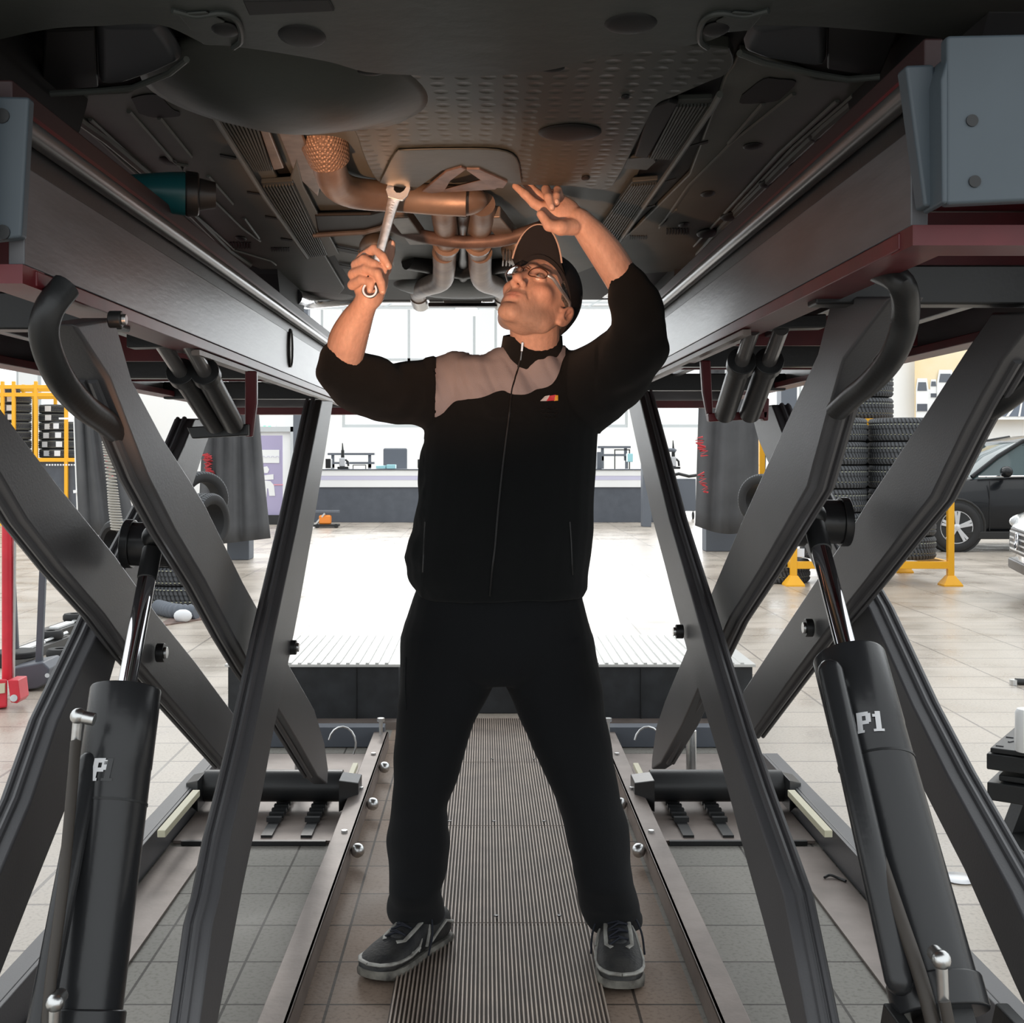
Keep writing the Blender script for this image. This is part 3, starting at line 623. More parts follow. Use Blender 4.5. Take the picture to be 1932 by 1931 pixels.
# ------------------------------------------------------------------ scissor lifts
def lift(S):
    sg = S['sg']                               # -1 left lift, +1 right lift
    xi = S['xi']; xo = xi+sg*.60               # runway inner and outer faces
    z0, zt = S['z'] ; y0, y1 = S['y']
    t = thing('scissor_lift', S['label'], 'car lift', (xi+sg*.3, 3.3, 0))
    def bx(x0, x1, ya, yb, za, zb): return MB().box((min(x0,x1), ya, za), (max(x0,x1), yb, zb))
    # runway: inner grey wall with rounded lip, red underside
    mb = bx(xi, xi+sg*.02, y0, y1, z0+.0, zt+.125); mb.build('runway_wall', M['runway'], t, bevel=.002)
    mb = MB(); mb.box((min(xi+sg*.022, xi+sg*.035), y0, zt+.12), (max(xi+sg*.022, xi+sg*.035), y1, zt+.17)); mb.build('runway_shadow_step', M['black_steel'], t)  # step below the lip, its shadow put into the black colour
    mb = MB(); mb.tube([(xi+sg*.012, y0, zt+.178), (xi+sg*.012, y1, zt+.178)], .014, 16); mb.build('runway_lip', M['lip'], t, smooth=True)
    mb = bx(xi+sg*.022, xi+sg*.045, y0+.02, y1, zt+.185, zt+.235); mb.build('runway_curb', M['curb'], t, bevel=.003, label='dark red curb strip on the inner runway edge')
    mb = bx(xi+sg*.01, xo, y0+.03, y1, zt+.183, zt+.20); mb.build('runway_plate', M['red'], t)
    mb = bx(xo-sg*.02, xo, y0, y1, z0, zt+.20); mb.build('outer_wall', M['runway'], t, bevel=.002)
    for xa, xb_ in ((xi-sg*.004, xi+sg*.06), (xo-sg*.06, xo+sg*.004)):
        mb = bx(xa, xb_, y0+.03, y1, z0-.022, z0-.002); mb.build('bottom_flange', M['red'], t, bevel=.002)
    mb = bx(xi+sg*.0, xi+sg*.016, y0+.9, y1-.5, z0-.034, z0-.024); mb.build('slide_strip', M['rail'], t)
    for yy in S['cross']:
        bx(xi+sg*.02, xo-sg*.02, yy, yy+.05, z0-.03, z0+.03).build('cross_bar', M['black_steel'], t, bevel=.004)
    bx(xi, xo, y1-.05, y1, z0-.05, z0+.0).build('end_beam', M['red'], t, bevel=.004); bx(xi, xo, y1-.10, y1-.055, z0-.02, z0+.04).build('end_tube', M['runway'], t, bevel=.008)
    for yy in (y0+.75, y0+1.5, y0+2.3): bx(xi+sg*.06, xo-sg*.06, yy, yy+.012, z0+.0, zt+.18).build('stiffener', M['red'], t)
    bx(xi-sg*.002, xo, y0-.012, y0+.06, z0-.024, z0-.001).build('near_end_beam', M['red'], t)
    for q in (.18, .42): bx(xi+sg*q, xi+sg*(q+.025), y0+.7, y1-.1, z0+.02, z0+.05).build('underside_rod', M['runway'], t, bevel=.003)
    # near end bracket
    for nm, pts, Yb, th in S['bracket']:
        MB().prism([P(x, y, Yb) for x, y in pts], (0, th, 0)).build(nm, M['bluegrey'], t, bevel=.004)
    for (x, y, Yb, r) in S['holes']:
        c = P(x, y, Yb); MB().cyl(c, c+Vector((0, .004, 0)), r, n=16).build('bolt_hole', M['black_steel'], t)
    # slot in the wall: white disc painted as the brightness seen through it
    for (x, ya, yb) in S['slot']:
        a = PX(x, ya, xi-sg*.002); b = PX(x, yb, xi-sg*.002); w_ = .03
        mb = MB(); n = 14; ring = [Vector((xi-sg*.002, (a.y+b.y)/2+w_*math.cos(q), (a.z+b.z)/2+(a.z-b.z)/2*math.sin(q))) for q in [2*PI*k/n for k in range(n)]]
        mb.prism(ring, (sg*.003, 0, 0)); mb.build('slot_bright_disc', M['white_gloss'], t, label='white oval painted as the bright view through the runway wall slot')
        mb = MB().tube(ring+[ring[0]], .004, 6).build('slot_rim', M['black_steel'], t)
    # scissor arms: traced side faces, real thickness
    for nm, near, far, X, th, ridge in S['arms']:
        pts = [PX(x, y, X) for x, y in near]+[PX(x, y, X) for x, y in far[::-1]]
        o = MB().prism(pts, (sg*th, 0, 0)).build('scissor_arm', M['arm'], t, bevel=.005, label=nm)
        lo = [PX(x, y, X)+Vector((sg*th*.5, 0, 0)) for x, y in ridge]
        MB().tube(lo, .0075, 8).build('weld_seam', M['arm'], o, smooth=True)
        lo = [PX(x, y, X)+Vector((sg*th*.82, 0, 0)) for x, y in ridge]
        MB().tube(lo, .006, 8).build('weld_seam', M['arm'], o, smooth=True)
    for nm, pts, r, fl in S['tubes']:
        p = [V3(q) for q in bez([tuple(q) for q in pts], 6)]
        MB().tube(p, r, 16, flat=fl).build(nm, M['black_steel'], t, smooth=True)
    for c, r in S['pins']:
        q = MB().cyl(c, c-Vector((sg*.018, 0, 0)), r, n=24).build('pivot_pin', M['black_steel'], t, bevel=.002)
        MB().cyl(c-Vector((sg*.018, 0, 0)), c-Vector((sg*.024, 0, 0)), r*.62, n=20).build('pin_cap', M['zinc'], q, bevel=.001)
    # lifting cross tube and main cylinder
    a, b, r = S['crosstube']; ct = MB().cyl(a, b, r, n=32).build('lifting_tube', M['cyl_black'], t, smooth=True)
    MB().cyl(a, a+(b-a).normalized()*.018, r*1.12, n=32).build('tube_flange', M['cyl_black'], ct, bevel=.002)
    MB().cyl(b, b-(b-a).normalized()*.018, r*1.12, n=32).build('tube_flange', M['cyl_black'], ct, bevel=.002)
    T, Bm, R = S['cyl']; d = (Bm-T).normalized(); L = (Bm-T).length
    cy = MB().tube([T, T+d*.004, T+d*.14, T+d*.142, Bm], [R*.97, R, R, R*.985, R*1.02], 40).build('hydraulic_cylinder', M['cyl_black'], t, smooth=True)
    MB().cyl(Bm, Bm+d*.05, R*1.12, n=40).build('base_cap', M['cyl_black'], cy, bevel=.004)
    MB().cyl(T+d*.20, T+d*.204, R*1.012, n=40).build('weld_ring', M['black_steel'], cy, smooth=True)
    rt, rr = S['rod']; u = (T-rt).normalized()
    MB().cyl(rt+u*.05, T+u*.02, rr, n=32).build('piston_rod', M['chrome'], cy, smooth=True, label='shiny chrome piston rod')
    MB().cyl(rt-u*.005, rt+u*.06, rr*1.12, n=32).build('rod_collar', M['black_steel'], cy, bevel=.003)
    MB().ball(rt-u*.03, rr*1.5, 10).build('rod_eye', M['black_steel'], cy, smooth=True)
    a, b, r = S['pipe']; MB().tube([a, b], r, 24, round_ends=True).build('side_cylinder', M['cyl_black'], t, smooth=True)
    # clevis at the cylinder foot
    e = Bm+d*.10; ck = MB(); ck.cyl(e-Vector((.10,0,0)), e+Vector((.10,0,0)), .035, n=24); ck.bar(Bm+d*.04, e, .07, .07); ck.build('clevis_pin', M['black_steel'], t, bevel=.003)
    for q in (-.085, .085): MB().prism([e+Vector((q, -.06, -.0)), e+Vector((q, -.05, .05)), e+Vector((q, .05, .05)), e+Vector((q, .07, -.0)), Vector((e.x+q, e.y+.12, .02)), Vector((e.x+q, e.y-.12, .02))], (.02, 0, 0)).build('clevis_plate', M['black_steel'], t, bevel=.003)
    # fittings and hoses
    for c, d1, d2 in S['fit']:
        q = MB().cyl(c-d1*.028, c+d1*.006, .011, n=16).build('hydraulic_fitting', M['zinc'], t, bevel=.001)
        MB().ball(c, .014, 8).build('banjo_bolt', M['zinc'], q, smooth=True)
        MB().cyl(c, c+d2*.085, .009, .008, n=12).build('hose_ferrule', M['zinc'], q, bevel=.001)
    for pts, r in S['hose']: MB().tube([V3(q) for q in bez([tuple(q) for q in pts], 6)], r, 12).build('hydraulic_hose', M['hose'], t, smooth=True)
    # lettering wrapped on the cylinder
    for s_, m, px, py, size, rot in S['text']:
        G = {'P': [(0,0,.24,1),(.0,.80,.52,1),(.0,.40,.52,.58),(.40,.48,.62,.92),(-.06,0,.30,.12)], '1': [(.12,0,.36,1),(0,.72,.2,.86),(.0,0,.48,.12)]}
        lm = MB(); xx = 0
        for ch in s_:
            for x0, y0_, x1, y1_ in G[ch]:
                for i in range(4):
                    u0 = x0+(x1-x0)*i/4; u1 = x0+(x1-x0)*(i+1)/4; lm.add([((xx+u0+y0_*.08)*size, y0_*size, 0), ((xx+u1+y0_*.08)*size, y0_*size, 0), ((xx+u1+y1_*.08)*size, y1_*size, 0), ((xx+u0+y1_*.08)*size, y1_*size, 0)], [(0,1,2,3)])
            xx += .70
        me = bpy.data.meshes.new('lettering'); me.from_pydata([(v[0]-xx*size/2, v[1], 0) for v in lm.v], [], lm.f)
        up = -d; view = P(px, py, T.y)-Vector((0,0,H)); 
        # point on the axis nearest in the picture, then around it towards the camera
        k = ((H-(py-CY)*T.y/F)-T.z)/d.z; k = max(0.05, min(L, k)); ax = T+d*k
        k2 = (H-(py-CY)*ax.y/F-T.z)/d.z; ax = T+d*k2
        fr = (Vector((0,0,H))-ax); fr -= up*fr.dot(up); fr.normalize(); rt_ = up.cross(fr); rt_ = -rt_ if rt_.x < 0 else rt_
        off = (px-(CX+ax.x*F/ax.y))*ax.y/F
        co = getco(me); out = []
        for vx, vy, _ in co:
            q = (vx*math.cos(rot)-vy*math.sin(rot)+off)/R; h_ = vx*math.sin(rot)+vy*math.cos(rot)-size*.35
            out.append(ax+up*h_+(rt_*math.sin(q)+fr*math.cos(q))*(R*1.035))
        setco(me, np.array([tuple(v) for v in out])); me.name = 'lettering'
        finish('lettering', me, m, cy)
    # pair of small cylinders with bracket under the runway
    for a, b in S['twin']:
        d_ = (b-a); m_ = a+d_*.36
        o = MB().cyl(m_, b, .024, n=24).build('locking_cylinder', M['black_steel'], t, smooth=True)
        MB().cyl(a, m_, .015, n=20).build('piston_rod', M['lip'], o, smooth=True)
        MB().cyl(m_-d_.normalized()*.01, m_+d_.normalized()*.02, .03, n=24).build('gland_ring', M['black_steel'], o, bevel=.002)
    for nm, pts, th, m in S['plates']:
        MB().prism(pts, th).build(nm, m, t, bevel=.003)
    # base frame on the floor
    ri, ro = S['rails']
    mb = MB(); mb.box((min(ri, ri+sg*.012), 1.5, 0.002), (max(ri, ri+sg*.012), 5.25, .07)); mb.box((min(ri, ri+sg*.065), 1.5, .062), (max(ri, ri+sg*.065), 5.25, .07)); mb.build('inner_rail', M['rail'], t, bevel=.003)
    mb = MB(); mb.box((min(ro, ro-sg*.012), 1.5, 0.002), (max(ro, ro-sg*.012), 4.75, .10)); mb.box((min(ro, ro+sg*.05), 1.5, .092), (max(ro, ro+sg*.05), 4.75, .10)); mb.build('outer_rail', M['arm'], t, bevel=.003)
    mb = bx(ri+sg*.08, ro-sg*.02, 3.95, 5.1, .002, .012); mb.build('base_plate', M['rail'], t)
    mb = bx(ro-sg*.15, ro-sg*.02, 1.6, 3.9, .002, .008); mb.build('edge_plate', M['rail'], t)
    bx(ri+sg*.02, ro, 5.25, 5.33, .002, .09).build('far_cross_member', M['counter_dark'], t, bevel=.004)
    bx(ri+sg*.10, ro-sg*.05, 3.93, 3.945, .002, .016).build('plate_edge', M['black_steel'], t)
    for q in (.17, .30):
        x = ri+sg*q; mb = MB(); mb.box((x-.018, 3.98, .012), (x+.018, 4.6, .02))
        for k in range(9): mb.box((x-.025, 4.12+k*.05, .02), (x+.025, 4.14+k*.05, .036))
        mb.build('tooth_rack', M['black_steel'], t)
    rb = MB(); rb.cyl((ri+sg*.09, 4.32, .09), (ro-sg*.04, 4.32, .09), .055, n=24); rb.build('roller_beam', M['black_steel'], t, smooth=True)
    for xx, s2 in ((ri+sg*.09, -sg), (ro-sg*.04, sg)):
        MB().prism([(xx, 4.20, .03), (xx, 4.20, .14), (xx+s2*.06, 4.28, .11), (xx+s2*.06, 4.28, .04)], (0, .12, 0)).build('roller_end', M['black_steel'], t, bevel=.003)
    for yy in (3.75, 4.25, 4.75):
        MB().ball((ri-sg*.022, yy, .045), (.022, .022, .022), 8).build('dome_nut', M['zinc'], t, smooth=True)
        MB().cyl((ri+sg*.03, yy+.1, .07), (ri+sg*.03, yy+.1, .077), .010, n=6).build('rail_screw', M['zinc'], t)
    q = MB().cyl((ri+sg*.03, 5.2, .07), (ri+sg*.03, 5.2, .125), .008, n=12).build('levelling_bolt', M['zinc'], t); MB().cyl((ri+sg*.03, 5.2, .125), (ri+sg*.03, 5.2, .14), .016, n=6).build('bolt_head', M['zinc'], q)
    MB().box((min(ri+sg*.07, ri+sg*.09), 4.25, .07), (max(ri+sg*.07, ri+sg*.09), 4.65, .088)).build('guide_bar', M['cream'], t, bevel=.002)
    MB().box((min(ro-sg*.06, ro-sg*.035), 3.7, .10), (max(ro-sg*.06, ro-sg*.035), 4.15, .122)).build('guide_bar', M['cream'], t, bevel=.002)
    c = Vector((ri+sg*.16, 4.9, .1)); MB().tube([c+Vector((.055*math.cos(q), 0, .07*math.sin(q))) for q in [-.6+k*.35 for k in range(11)]], .004, 8).build('cable_loop', M['zinc'], t, smooth=True)
    MB().cyl((ri+sg*.30, 4.7, .01), (ri+sg*.30, 4.7, .2), .02).build('limit_post', M['zinc'], t, smooth=True)
    return t
V = Vector
armsL = [
 ('inner arm running from the near top to the far floor', [(217,600),(250,717),(308,826),(356,900),(388,953),(460,1100),(491,1156),(543,1250),(594,1340),(612,1400),(619,1450),(618,1480)],
  [(140,612),(208,717),(250,826),(279,900),(330,1000),(389,1100),(440,1200),(475,1262),(530,1345),(566,1405),(600,1466)], -.53, .05,
  [(208,717),(250,826),(279,900),(330,1000),(389,1100),(440,1200),(475,1262),(530,1345),(600,1466)]),
 ('inner arm running from the far top to the near floor', [(629,757),(594,980),(566,1140),(545,1250),(530,1320),(516,1384),(496,1496),(478,1584),(458,1679),(447,1738),(411,1931),(385,2060)],
  [(608,755),(559,1000),(518,1190),(496,1300),(476,1398),(457,1483),(434,1581),(414,1692),(401,1744),(377,1931),(360,2070)], -.45, .05,
  [(608,755),(559,1000),(518,1190),(496,1300),(476,1398),(457,1483),(434,1581),(414,1692),(401,1744),(377,1931),(360,2070)]),
 ('outer arm running from the near top to the far floor', [(-60,690),(0,768),(109,913),(217,1047),(297,1159),(370,1250),(442,1348),(452,1400)],
  [(-60,800),(0,895),(51,982),(120,1072),(196,1160),(250,1235),(340,1340),(432,1448)], -.77, .05,
  [(-60,800),(0,895),(51,982),(120,1072),(196,1160),(250,1235),(340,1340),(432,1448)]),
 ('outer arm running from the far top to the near floor', [(408,790),(386,850),(365,915),(300,1060),(230,1210),(175,1400),(118,1545),(63,1683),(0,1845),(-40,1940)],
  [(368,790),(348,840),(320,900),(250,1040),(184,1197),(110,1360),(60,1510),(0,1650),(-90,1850)], -.83, .06,
  [(368,790),(348,840),(320,900),(250,1040),(184,1197),(110,1360),(60,1510),(0,1650),(-90,1850)])]
armsR = [
 ('inner arm running from the near top to the far floor', [(1569,560),(1542,667),(1476,811),(1398,986),(1342,1118),(1293,1230),(1254,1323),(1238,1370),(1230,1430),(1229,1452)],
  [(1680,560),(1590,680),(1558,791),(1523,920),(1433,1076),(1375,1170),(1318,1296),(1285,1370),(1246,1440)], .56, .05,
  [(1573,714),(1558,791),(1523,920),(1433,1076),(1375,1170),(1318,1296),(1246,1440)]),
 ('inner arm running from the far top to the near floor', [(1180,742),(1231,982),(1253,1065),(1272,1140),(1296,1230),(1316,1300),(1361,1449),(1397,1587),(1438,1736),(1490,1931),(1526,2060)],
  [(1203,738),(1262,980),(1303,1120),(1341,1255),(1381,1393),(1413,1494),(1454,1615),(1478,1688),(1506,1837),(1523,1931),(1548,2070)], .48, .05,
  [(1203,738),(1262,980),(1303,1120),(1341,1255),(1381,1393),(1413,1494),(1454,1615),(1478,1688),(1506,1837),(1523,1931),(1548,2070)]),
 ('outer arm running from the near top to the far floor', [(1870,590),(1818,667),(1733,799),(1635,947),(1602,1002),(1530,1109),(1470,1200),(1402,1304),(1390,1350)],
  [(1960,590),(1890,680),(1849,752),(1818,811),(1756,939),(1700,1010),(1635,1095),(1560,1190),(1500,1270),(1414,1390)], .80, .05,
  [(1890,680),(1849,752),(1818,811),(1756,939),(1700,1010),(1635,1095),(1560,1190),(1500,1270),(1414,1390)]),
 ('outer arm running from the far top to the near floor', [(1414,770),(1430,830),(1460,900),(1530,1060),(1600,1200),(1670,1340),(1733,1475),(1818,1642),(1912,1856),(1960,1960)],
  [(1456,764),(1474,812),(1505,880),(1575,1030),(1639,1148),(1720,1330),(1785,1460),(1905,1680),(1990,1860)], .87, .06,
  [(1456,764),(1474,812),(1505,880),(1575,1030),(1639,1148),(1720,1330),(1785,1460),(1905,1680),(1990,1860)])]
def twin(sg, xs, Ys):
    return [(P(xs[0][0], xs[0][1], Ys[0]), P(xs[0][2], xs[0][3], Ys[1])), (P(xs[1][0], xs[1][1], Ys[0]), P(xs[1][2], xs[1][3], Ys[1]))]
TL, BL = P(238,1300,2.20), P(156,1905,1.98); TR, BR = P(1601,1240,2.19), P(1760,1850,1.86)
lift(dict(sg=-1, label='left black scissor lift with dark red runway carrying the car', xi=-.555, z=(1.490,1.485), y=(1.47,5.40), cross=(1.93,3.15,4.3), arms=armsL,
 bracket=[('end_flange', [(-40,180),(55,182),(40,448),(-50,458)], 1.45, .02), ('end_plate', [(-330,100),(-45,110),(-55,470),(-330,460)], 1.40, .03)],
 holes=[(3,218,1.448,.009),(4,438,1.448,.009)], slot=[(548,622,692)],
 tubes=[('bent_strut', [PX(120,545,-.50), PX(88,590,-.53), PX(86,650,-.55), PX(115,715,-.55), PX(160,765,-.55), PX(205,800,-.55), PX(226,835,-.55)], [.014]*6+[.02]*12+[.024]*18+[.022], 1.0)] if False else
       [('bent_strut', [PX(125,540,-.53), PX(92,585,-.545), PX(84,640,-.555), PX(112,712,-.555), PX(152,762,-.555), PX(190,790,-.555), PX(222,815,-.555)], .0160, 1.2)],
 pins=[(PX(500,1215,-.44)+V((.0,0,0)), .0), ] if False else [(PX(545,1222,-.455), .017), (PX(296,1232,-.765), .022), (PX(206,603,-.52), .012)],
 crosstube=(P(236,1026,2.52), P(340,1030,2.52), .045), cyl=(TL, BL, .0625), rod=(P(287,1040,2.34), .0165),
 pipe=(P(168,1440,2.10), P(74,1935,1.86), .019),
 fit=[(P(148,1352,2.06), V((-1,0,.2)).normalized(), V((-.1,0,-1)).normalized()), (P(104,1893,1.84), V((0,-1,0)), V((-.05,0,-1)).normalized())],
 hose=[([P(143,1400,2.05), P(135,1500,2.0), P(118,1680,1.93), P(96,1850,1.87), P(85,1990,1.83)], .009), ([P(103,1960,1.83), P(100,2020,1.82)], .008)],
 text=[('P', M['label_white'], 186, 1474, .038, .0), ('1', M['label_worn'], 206, 1474, .038, .0)],
 twin=twin(-1, ((300,640,405,800),(352,640,440,800)), (2.35,2.80)),
 plates=[('pivot_bracket', [P(462,700,2.85), P(484,700,2.85), P(484,760,2.85), P(476,824,2.85), P(462,824,2.85)], (0,.02,0), M['red']),
         ('cylinder_cradle', [P(352,806,2.82), P(468,800,2.82), P(468,822,2.82), P(362,828,2.82)], (0,.03,0), M['black_steel']),
         ('top_shaft', [P(238,622,2.33), P(358,622,2.33), P(358,653,2.33), P(238,656,2.33)], (0,.05,0), M['black_steel'])],
 rails=(-.414,-1.03)))
lift(dict(sg=1, label='right black scissor lift with dark red runway, cylinder lettered P1', xi=.482, z=(1.520,1.505), y=(1.38,5.40), cross=(1.85,3.15,4.3), arms=armsR,
 bracket=[('end_flange', [(1708,122),(1764,120),(1782,388),(1744,390)], 1.345, .03), ('end_plate', [(1786,66),(2090,60),(2090,372),(1786,386)], 1.31, .02), ('end_web', [(1775,150),(1790,100),(1790,384),(1778,384)], 1.31, .06)],
 holes=[(1835,227,1.308,.0065),(1840,342,1.308,.0065),(1776,152,1.34,.008)], slot=[],
 tubes=[('bent_strut', [PX(1650,505,.53), PX(1700,535,.545), PX(1708,600,.57), PX(1688,665,.57), PX(1650,715,.57), PX(1610,748,.57), PX(1580,775,.57)], .0155, 1.2),
        ('bent_strut', [P(1990,560,1.9), P(1985,640,1.92), P(1950,700,1.95), P(1905,740,1.98), P(1868,765,2.02)], .024, 1.15)],
 pins=[(PX(1289,1192,.475), .017), (PX(1533,1185,.795), .022), (PX(1578,560,.55), .012)],
 crosstube=(P(1600,985,2.55), P(1500,985,2.55), .046), cyl=(TR, BR, .064), rod=(P(1538,995,2.40), .0185),
 pipe=(P(1567,1268,2.09), P(1697,1850,1.79), .0215),
 fit=[(P(1578,1280,2.08), V((-.4,-1,0)).normalized(), V((.12,0,-1)).normalized()), (P(1776,1812,1.74), V((0,-1,0)), V((.05,0,-1)).normalized())],
 hose=[([P(1584,1325,2.06), P(1602,1420,2.0), P(1640,1560,1.93), P(1690,1710,1.84), P(1738,1850,1.77), P(1775,1990,1.72)], .011), ([P(1782,1890,1.73), P(1795,1960,1.72), P(1800,2010,1.72)], .0085)],
 text=[('P1', M['label_white'], 1652, 1402, .036, -.05)],
 twin=twin(1, ((1420,620,1368,780),(1474,620,1415,780)), (2.35,2.80)),
 plates=[('pivot_bracket', [P(1322,680,2.85), P(1341,680,2.85), P(1346,795,2.85), P(1336,795,2.85), P(1326,740,2.85)], (0,.02,0), M['red']),
         ('cylinder_cradle', [P(1336,780,2.82), P(1450,775,2.82), P(1448,790,2.82), P(1338,796,2.82)], (0,.03,0), M['red']),
         ('side_cheek', [P(1438,750,2.82), P(1452,752,2.82), P(1450,794,2.82), P(1440,794,2.82)], (0,.03,0), M['red']),
         ('top_shaft', [P(1400,600,2.33), P(1560,592,2.33), P(1560,618,2.33), P(1400,622,2.33)], (0,.05,0), M['black_steel'])],
 rails=(.495,1.09)))
# ------------------------------------------------------------------ cars
def tyre_mesh(R=.325, w_=.22, rim=.20, n=48, axis='z'):
    h = w_/2; prof = [(rim, -h*.8), (rim+.02, -h*.95), (R-.06, -h), (R-.02, -h*.93), (R-.004, -h*.75)]
    for k in (-.5, 0, .5): prof += [(R, h*(k-.10)), (R-.008, h*(k-.06)), (R-.008, h*(k+.06)), (R, h*(k+.10))]
    prof += [(R-.004, h*.75), (R-.02, h*.93), (R-.06, h), (rim+.02, h*.95), (rim, h*.8)]
    return MB().lathe(prof, (0,0,0), axis, n, close=True)
def car(name, label, paint, loc, rz, detail=True, logo=False):
    root = thing(name, label, 'car'); parts = []
    W = .88
    st = [(0.0,.28,.60,.62),(.06,.20,.72,.74),(.25,.21,.80,.83),(.6,.215,.88,.87),(1.1,.215,.97,.88),(1.6,.215,1.0,.88),(2.6,.215,1.02,.88),(3.4,.215,1.05,.88),(3.9,.22,1.05,.85),(4.12,.28,1.0,.78),(4.2,.35,.9,.70)]
    rings = []
    for x, zb, zt, hw in st:
        rings.append([(x, -hw*.93, zb), (x, -hw, zb+.12), (x, -hw*1.0, zb+(zt-zb)*.6), (x, -hw*.95, zt-.03), (x, -hw*.8, zt), (x, 0, zt+.02), (x, hw*.8, zt), (x, hw*.95, zt-.03), (x, hw, zb+(zt-zb)*.6), (x, hw, zb+.12), (x, hw*.93, zb), (x, 0, zb)])
    MB().loft(rings).build('body_shell', paint, root, smooth='all')
    gs = [(1.10,.95,.99,.70),(1.45,.95,1.25,.70),(1.80,.95,1.44,.66),(2.2,.97,1.52,.63),(2.9,.97,1.53,.63),(3.5,.97,1.47,.62),(3.95,.98,1.2,.62),(4.1,.98,1.03,.60)]
    rings = [[(x, -.80, zb), (x, -hw, zt-.02), (x, -hw*.8, zt), (x, hw*.8, zt), (x, hw, zt-.02), (x, .80, zb)] for x, zb, zt, hw in gs]
    MB().loft(rings).build('windows', M['car_glass'], root, smooth=True)
    r2 = [[(x, -hw-.012, zt-.045), (x, -hw*.85, zt+.012), (x, 0, zt+.022), (x, hw*.85, zt+.012), (x, hw+.012, zt-.045), (x, 0, zt-.01)] for x, zb, zt, hw in gs[2:6]]
    MB().loft(r2).build('roof', paint, root, smooth=True)
    for s in (-1, 1):
        MB().tube([(1.08, s*.80, .98), (1.45, s*.735, 1.25), (1.80, s*.675, 1.45), (2.2, s*.645, 1.52)], .028, 8).build('front_pillar', paint, root, smooth=True)
        MB().tube([(3.5, s*.635, 1.47), (3.95, s*.63, 1.2), (4.1, s*.62, 1.03)], .04, 8).build('rear_pillar', paint, root, smooth=True)
        MB().bar((2.35, s*.80, .98), (2.3, s*.665, 1.5), .05, .03).build('door_pillar', M['black_plastic'], root)
        MB().tube([(1.15, s*.84, .985), (2.4, s*.845, 1.0), (3.8, s*.83, 1.03)], .012, 6).build('chrome_strip', M['chrome'], root)
        MB().bar((.95, s*.885, .22), (3.0, s*.885, .22), .03, .10).build('side_sill', M['black_plastic'], root, bevel=.01)
        m_ = MB().ball((1.45, s*1.0, 1.05), (.07, .12, .075), 10).build('wing_mirror', paint, root, smooth=True); MB().bar((1.48, s*.86, 1.0), (1.46, s*.96, 1.03), .05, .03).build('mirror_arm', M['black_plastic'], m_)
        for xx in (1.28, 2.3): MB().bar((xx, s*.884, .28), (xx, s*.884, .93), .006, .01).build('door_gap', M['black_steel'], root)
        MB().tube([(1.9, s*.895, .86), (1.98, s*.91, .865), (2.08, s*.91, .865), (2.16, s*.895, .86)], .012, 6).build('door_handle', paint, root, smooth=True)
        MB().ball((.14, s*.62, .66), (.14, .14, .075), 10).build('headlight', M['headlight'], root, smooth=True)
        MB().ball((4.1, s*.66, .88), (.07, .12, .10), 8).build('tail_light', M['red_bright'], root, smooth=True)
        for x in (.85, 3.42):
            y = s*.83
            wh = tyre_mesh(.325, .16, .215, 40, 'y'); o = wh.build('wheel', M['rubber'], root, smooth=True)
            me = o.data; co = getco(me); co += np.array([x, y, .325]); setco(me, co)
            rm = MB(); rm.lathe([(.222, -.06), (.222, .06), (.205, .06), (.20, 0), (.205, -.06)], (x, y, .325), 'y', 36, close=True)
            for k in range(5):
                a = k*2*PI/5+.3
                for e in (-.13, .13): rm.bar((x+.04*math.cos(a+e), y+s*.068, .325+.04*math.sin(a+e)), (x+.205*math.cos(a+e*.9), y+s*.070, .325+.205*math.sin(a+e*.9)), .035, .02, up=(0,1,0))
            rm.ball((x, y+s*.070, .325), (.05,.015,.05), 8)
            rm.build('alloy_rim', M['alloy'], o, bevel=.003)
            MB().cyl((x, y+s*.050, .325), (x, y+s*.058, .325), .20, n=24).build('brake_disc', M['black_steel'], o)
            MB().tube([(x+.37*math.cos(q), s*.875, .325+.37*math.sin(q)) for q in [-.35+k*(PI+.7)/14 for k in range(15)]], .022, 8).build('arch_trim', M['black_plastic'], root, smooth=True)
            MB().cyl((x, s*.66, .34), (x, s*.886, .34), .36, n=36).build('wheel_arch', M['dark_pan'], root)
    gr = MB().box((-.02, -.42, .40), (.05, .42, .62)).build('grille', M['black_plastic'], root, bevel=.01)
    b = MB()
    for k in range(4): b.box((-.03, -.40, .43+k*.05), (-.018, .40, .445+k*.05))
    b.build('grille_bars', M['alloy'], gr)
    if logo:
        b = MB(); ring = [(-.04, .07*math.cos(q), .52+.07*math.sin(q)) for q in [2*PI*k/24 for k in range(25)]]; b.tube(ring, .008, 6)
        for k in range(3): a = PI/2+k*2*PI/3; b.bar((-.04, 0, .52), (-.04, .068*math.cos(a), .52+.068*math.sin(a)), .012, .012, up=(1,0,0))
        b.build('round_emblem', M['chrome'], gr)
    MB().box((-.015, -.6, .24), (.05, .6, .34)).build('lower_intake', M['black_plastic'], root, bevel=.02)
    root.location = loc; root.rotation_euler = (0, 0, rz)
    bpy.context.view_layer.update()
    return root
M['headlight'] = mat('headlight_glass', (.6,.62,.64), .1, spec=.8)
# the lifted car, seen from below: nose towards the camera
lc = car('car', 'dark car raised on the lift above the mechanic, seen from underneath', M['car_dark'], (-.03, .95, 1.705), PI/2)
lc.name = 'lifted_car'
def poly(name, pts, z, th, m, par=None, bevel=.004, label=None):
    q = [PZ(x, y, z) for x, y in pts]
    return MB().prism(q, (0, 0, th)).build(name, m, par or lc, bevel=bevel, label=label)
def sm(pts, n=5): return [tuple(q) for q in bez([tuple(map(float, p)) for p in pts], n)]
